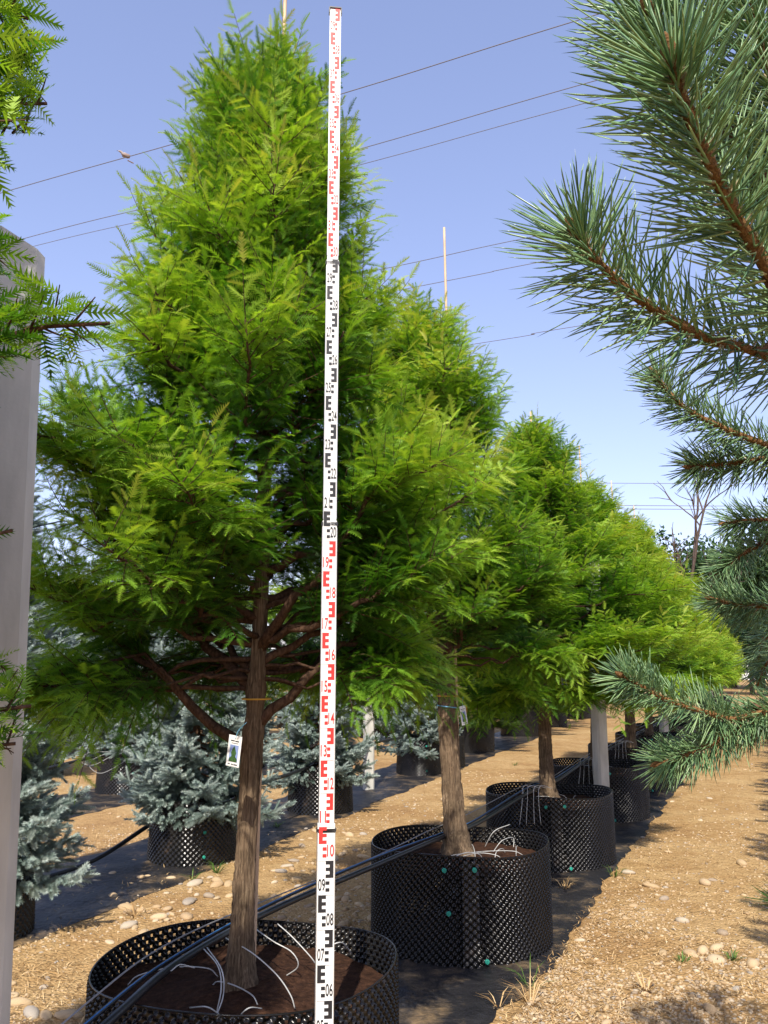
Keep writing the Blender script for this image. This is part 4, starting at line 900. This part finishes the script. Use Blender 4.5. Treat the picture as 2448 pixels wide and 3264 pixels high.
# ------------------------------------------------------------------ far background
def branchy(seed, Hh, spread=.5, r0=.14, depth=4, lean=(0, 0)):
    r = np.random.default_rng(seed); g = Geo(); ends = []
    def grow(p, d, L, rad, lev):
        n = 7; pts = [p]; dd = d
        for i in range(n - 1): dd = nrm(dd + r.normal(0, .09, 3)); pts.append(pts[-1] + dd * L / (n - 1))
        gtube(A(pts), np.linspace(rad, rad * .55, n), 6, False, g=g)
        if lev >= depth: ends.append(A(pts)); return
        for i in range(r.integers(2, 5)):
            k = r.integers(3, n); nd = nrm(dd + spread * 1.4 * r.normal(size=3) + A([0, 0, .25])); grow(pts[k], nd, L * r.uniform(.45, .72), rad * .5, lev + 1)
        ends.append(A(pts))
    grow(A([0, 0, -.1]), nrm(A([lean[0], lean[1], 1.0])), Hh * .6, r0, 0); return g, ends
for i, (px, py0, dist, hh, ln, lab) in enumerate(((2185, 2130, 62, 13.5, (-.10, 0), "bare forked dead tree behind the row of conifers"), (2262, 2130, 62, 13.8, (-.16, 0), "bare leaning dead tree beside the forked one"), (2275, 2130, 70, 11.5, (.02, 0), "smaller bare dead tree among the far green trees"))):
    g, _ = branchy(400 + i * 7, hh, .42, .24, 3, ln); p = at_d(px, 2100, dist)
    root = empty("dead_tree", (p[0], p[1], 0)); link("trunk", g.mesh("trunk", M['deadwood'], True), root); tag(root, lab, "tree")
def leaf_crown(seed, R, Hh, n=7000, ls=.16):
    r = np.random.default_rng(seed); nc = 26; cen = nrm(r.normal(size=(nc, 3))) * r.uniform(.25, .95, (nc, 1)) * A([R, R, Hh * .42]) + A([0, 0, Hh * .58]); cr = r.uniform(.2, .42, nc) * R
    k = r.integers(nc, size=n); P = cen[k] + nrm(r.normal(size=(n, 3))) * (cr[k] * r.uniform(.45, 1.1, n))[:, None]
    a, b = nrm(r.normal(size=(n, 3))), r.normal(size=(n, 3)); b = nrm(np.cross(a, b)); s = ls * r.uniform(.6, 1.3, n)[:, None]
    V = np.stack([P - a * s, P + b * s * .5, P + a * s, P - b * s * .5], 1); Q = np.arange(n * 4).reshape(-1, 4)
    tone = np.clip(.35 + .3 * (P[:, 2] / Hh - .5) + r.normal(0, .18, n) + .15 * r.normal(size=nc)[k], 0, 1)
    return Geo().add(V, None, Q, np.repeat(tone, 4)).mesh("crown", M['broadleaf'])
LC = [leaf_crown(500 + i, 4.2, 10) for i in range(3)]
tg_ = gtube([(0, 0, -.1), (.1, 0, 2.5), (0, .1, 6)], [.25, .2, .08], 9).mesh("trunk", M['deadwood'], True)
far = [(2240, 72, .95), (2330, 75, 1.06), (2420, 70, .98), (2520, 66, 1.0), (2620, 64, 1.1), (2290, 58, .62), (2390, 55, .66), (2480, 52, .7), (2160, 84, .8), (2080, 95, .9), (1800, 100, .9), (1500, 110, .8), (1150, 105, .7), (800, 110, .75), (450, 100, .7), (200, 95, .8), (60, 90, .55)]
for i, (px, dist, s) in enumerate(far):
    p = at_d(px, 2100, dist); root = empty("broadleaf_tree", (p[0], p[1], 0), i * 1.1); root.scale = (s * (1.45 if i < 5 else 1.0),) * 3; link("trunk", tg_, root); link("crown", LC[i % 3], root)
    if i < 3: tag(root, ("tall green tree standing behind the two dead trees", "tall green tree with a rounded top right of the dead trees", "tall green tree at the far end of the aisle")[i], "tree")
    elif i < 9: tag(root, "green tree in the far belt behind the end of the aisle", "tree", "far green trees at the end of the aisle")
    else: tag(root, "far green tree glimpsed behind the nursery rows", "tree", "far green trees behind the rows")
def shed(px, dist, L, hh, label, rz=0):
    p = at_d(px, 2100, dist); root = empty("shed", (p[0], p[1], 0), rz); link("wall", Geo().add(*box(0, 0, hh / 2, L, 6, hh)).mesh("wall", M['shed']), root)
    V = A([[-L / 2 - .3, -3.4, hh], [L / 2 + .3, -3.4, hh], [L / 2 + .3, 0, hh + 1.2], [-L / 2 - .3, 0, hh + 1.2], [-L / 2 - .3, 3.4, hh], [L / 2 + .3, 3.4, hh]]); link("roof", Geo().add(V, [[0, 3, 4], [1, 5, 2]], [[0, 1, 2, 3], [3, 2, 5, 4]]).mesh("roof", M['roof']), root)
    for i in range(4): link("window", Geo().add(*box(-L / 2 + L * (i + .5) / 4, -3.02, hh * .55, L * .12, .06, hh * .3)).mesh("window", M['window']), root)
    return tag(root, label, "building")
shed(95, 46, 7, 4.6, "white shed glimpsed between the near grey post and the conifer"); shed(2420, 130, 30, 2.6, "low white shed at the far end of the aisle")
cr = on_z(1222, 2338, 0); root = empty("timber_crate", (cr[0], cr[1], 0), .3); 
for sx in (-.28, .28):
    for sy in (-.28, .28): link("leg", Geo().add(*box(sx, sy, .24, .05, .05, .48)).mesh("leg", M['wood']), root)
for z in (.05, .46):
    for (x, y, a, b) in ((0, -.28, .52, .05), (0, .28, .52, .05), (-.28, 0, .05, .5), (.28, 0, .05, .5)): link("rail", Geo().add(*box(x, y, z, a, b, .048)).mesh("rail", M['wood']), root)
tag(root, "red-brown timber crate frame behind the pale post", "crate")
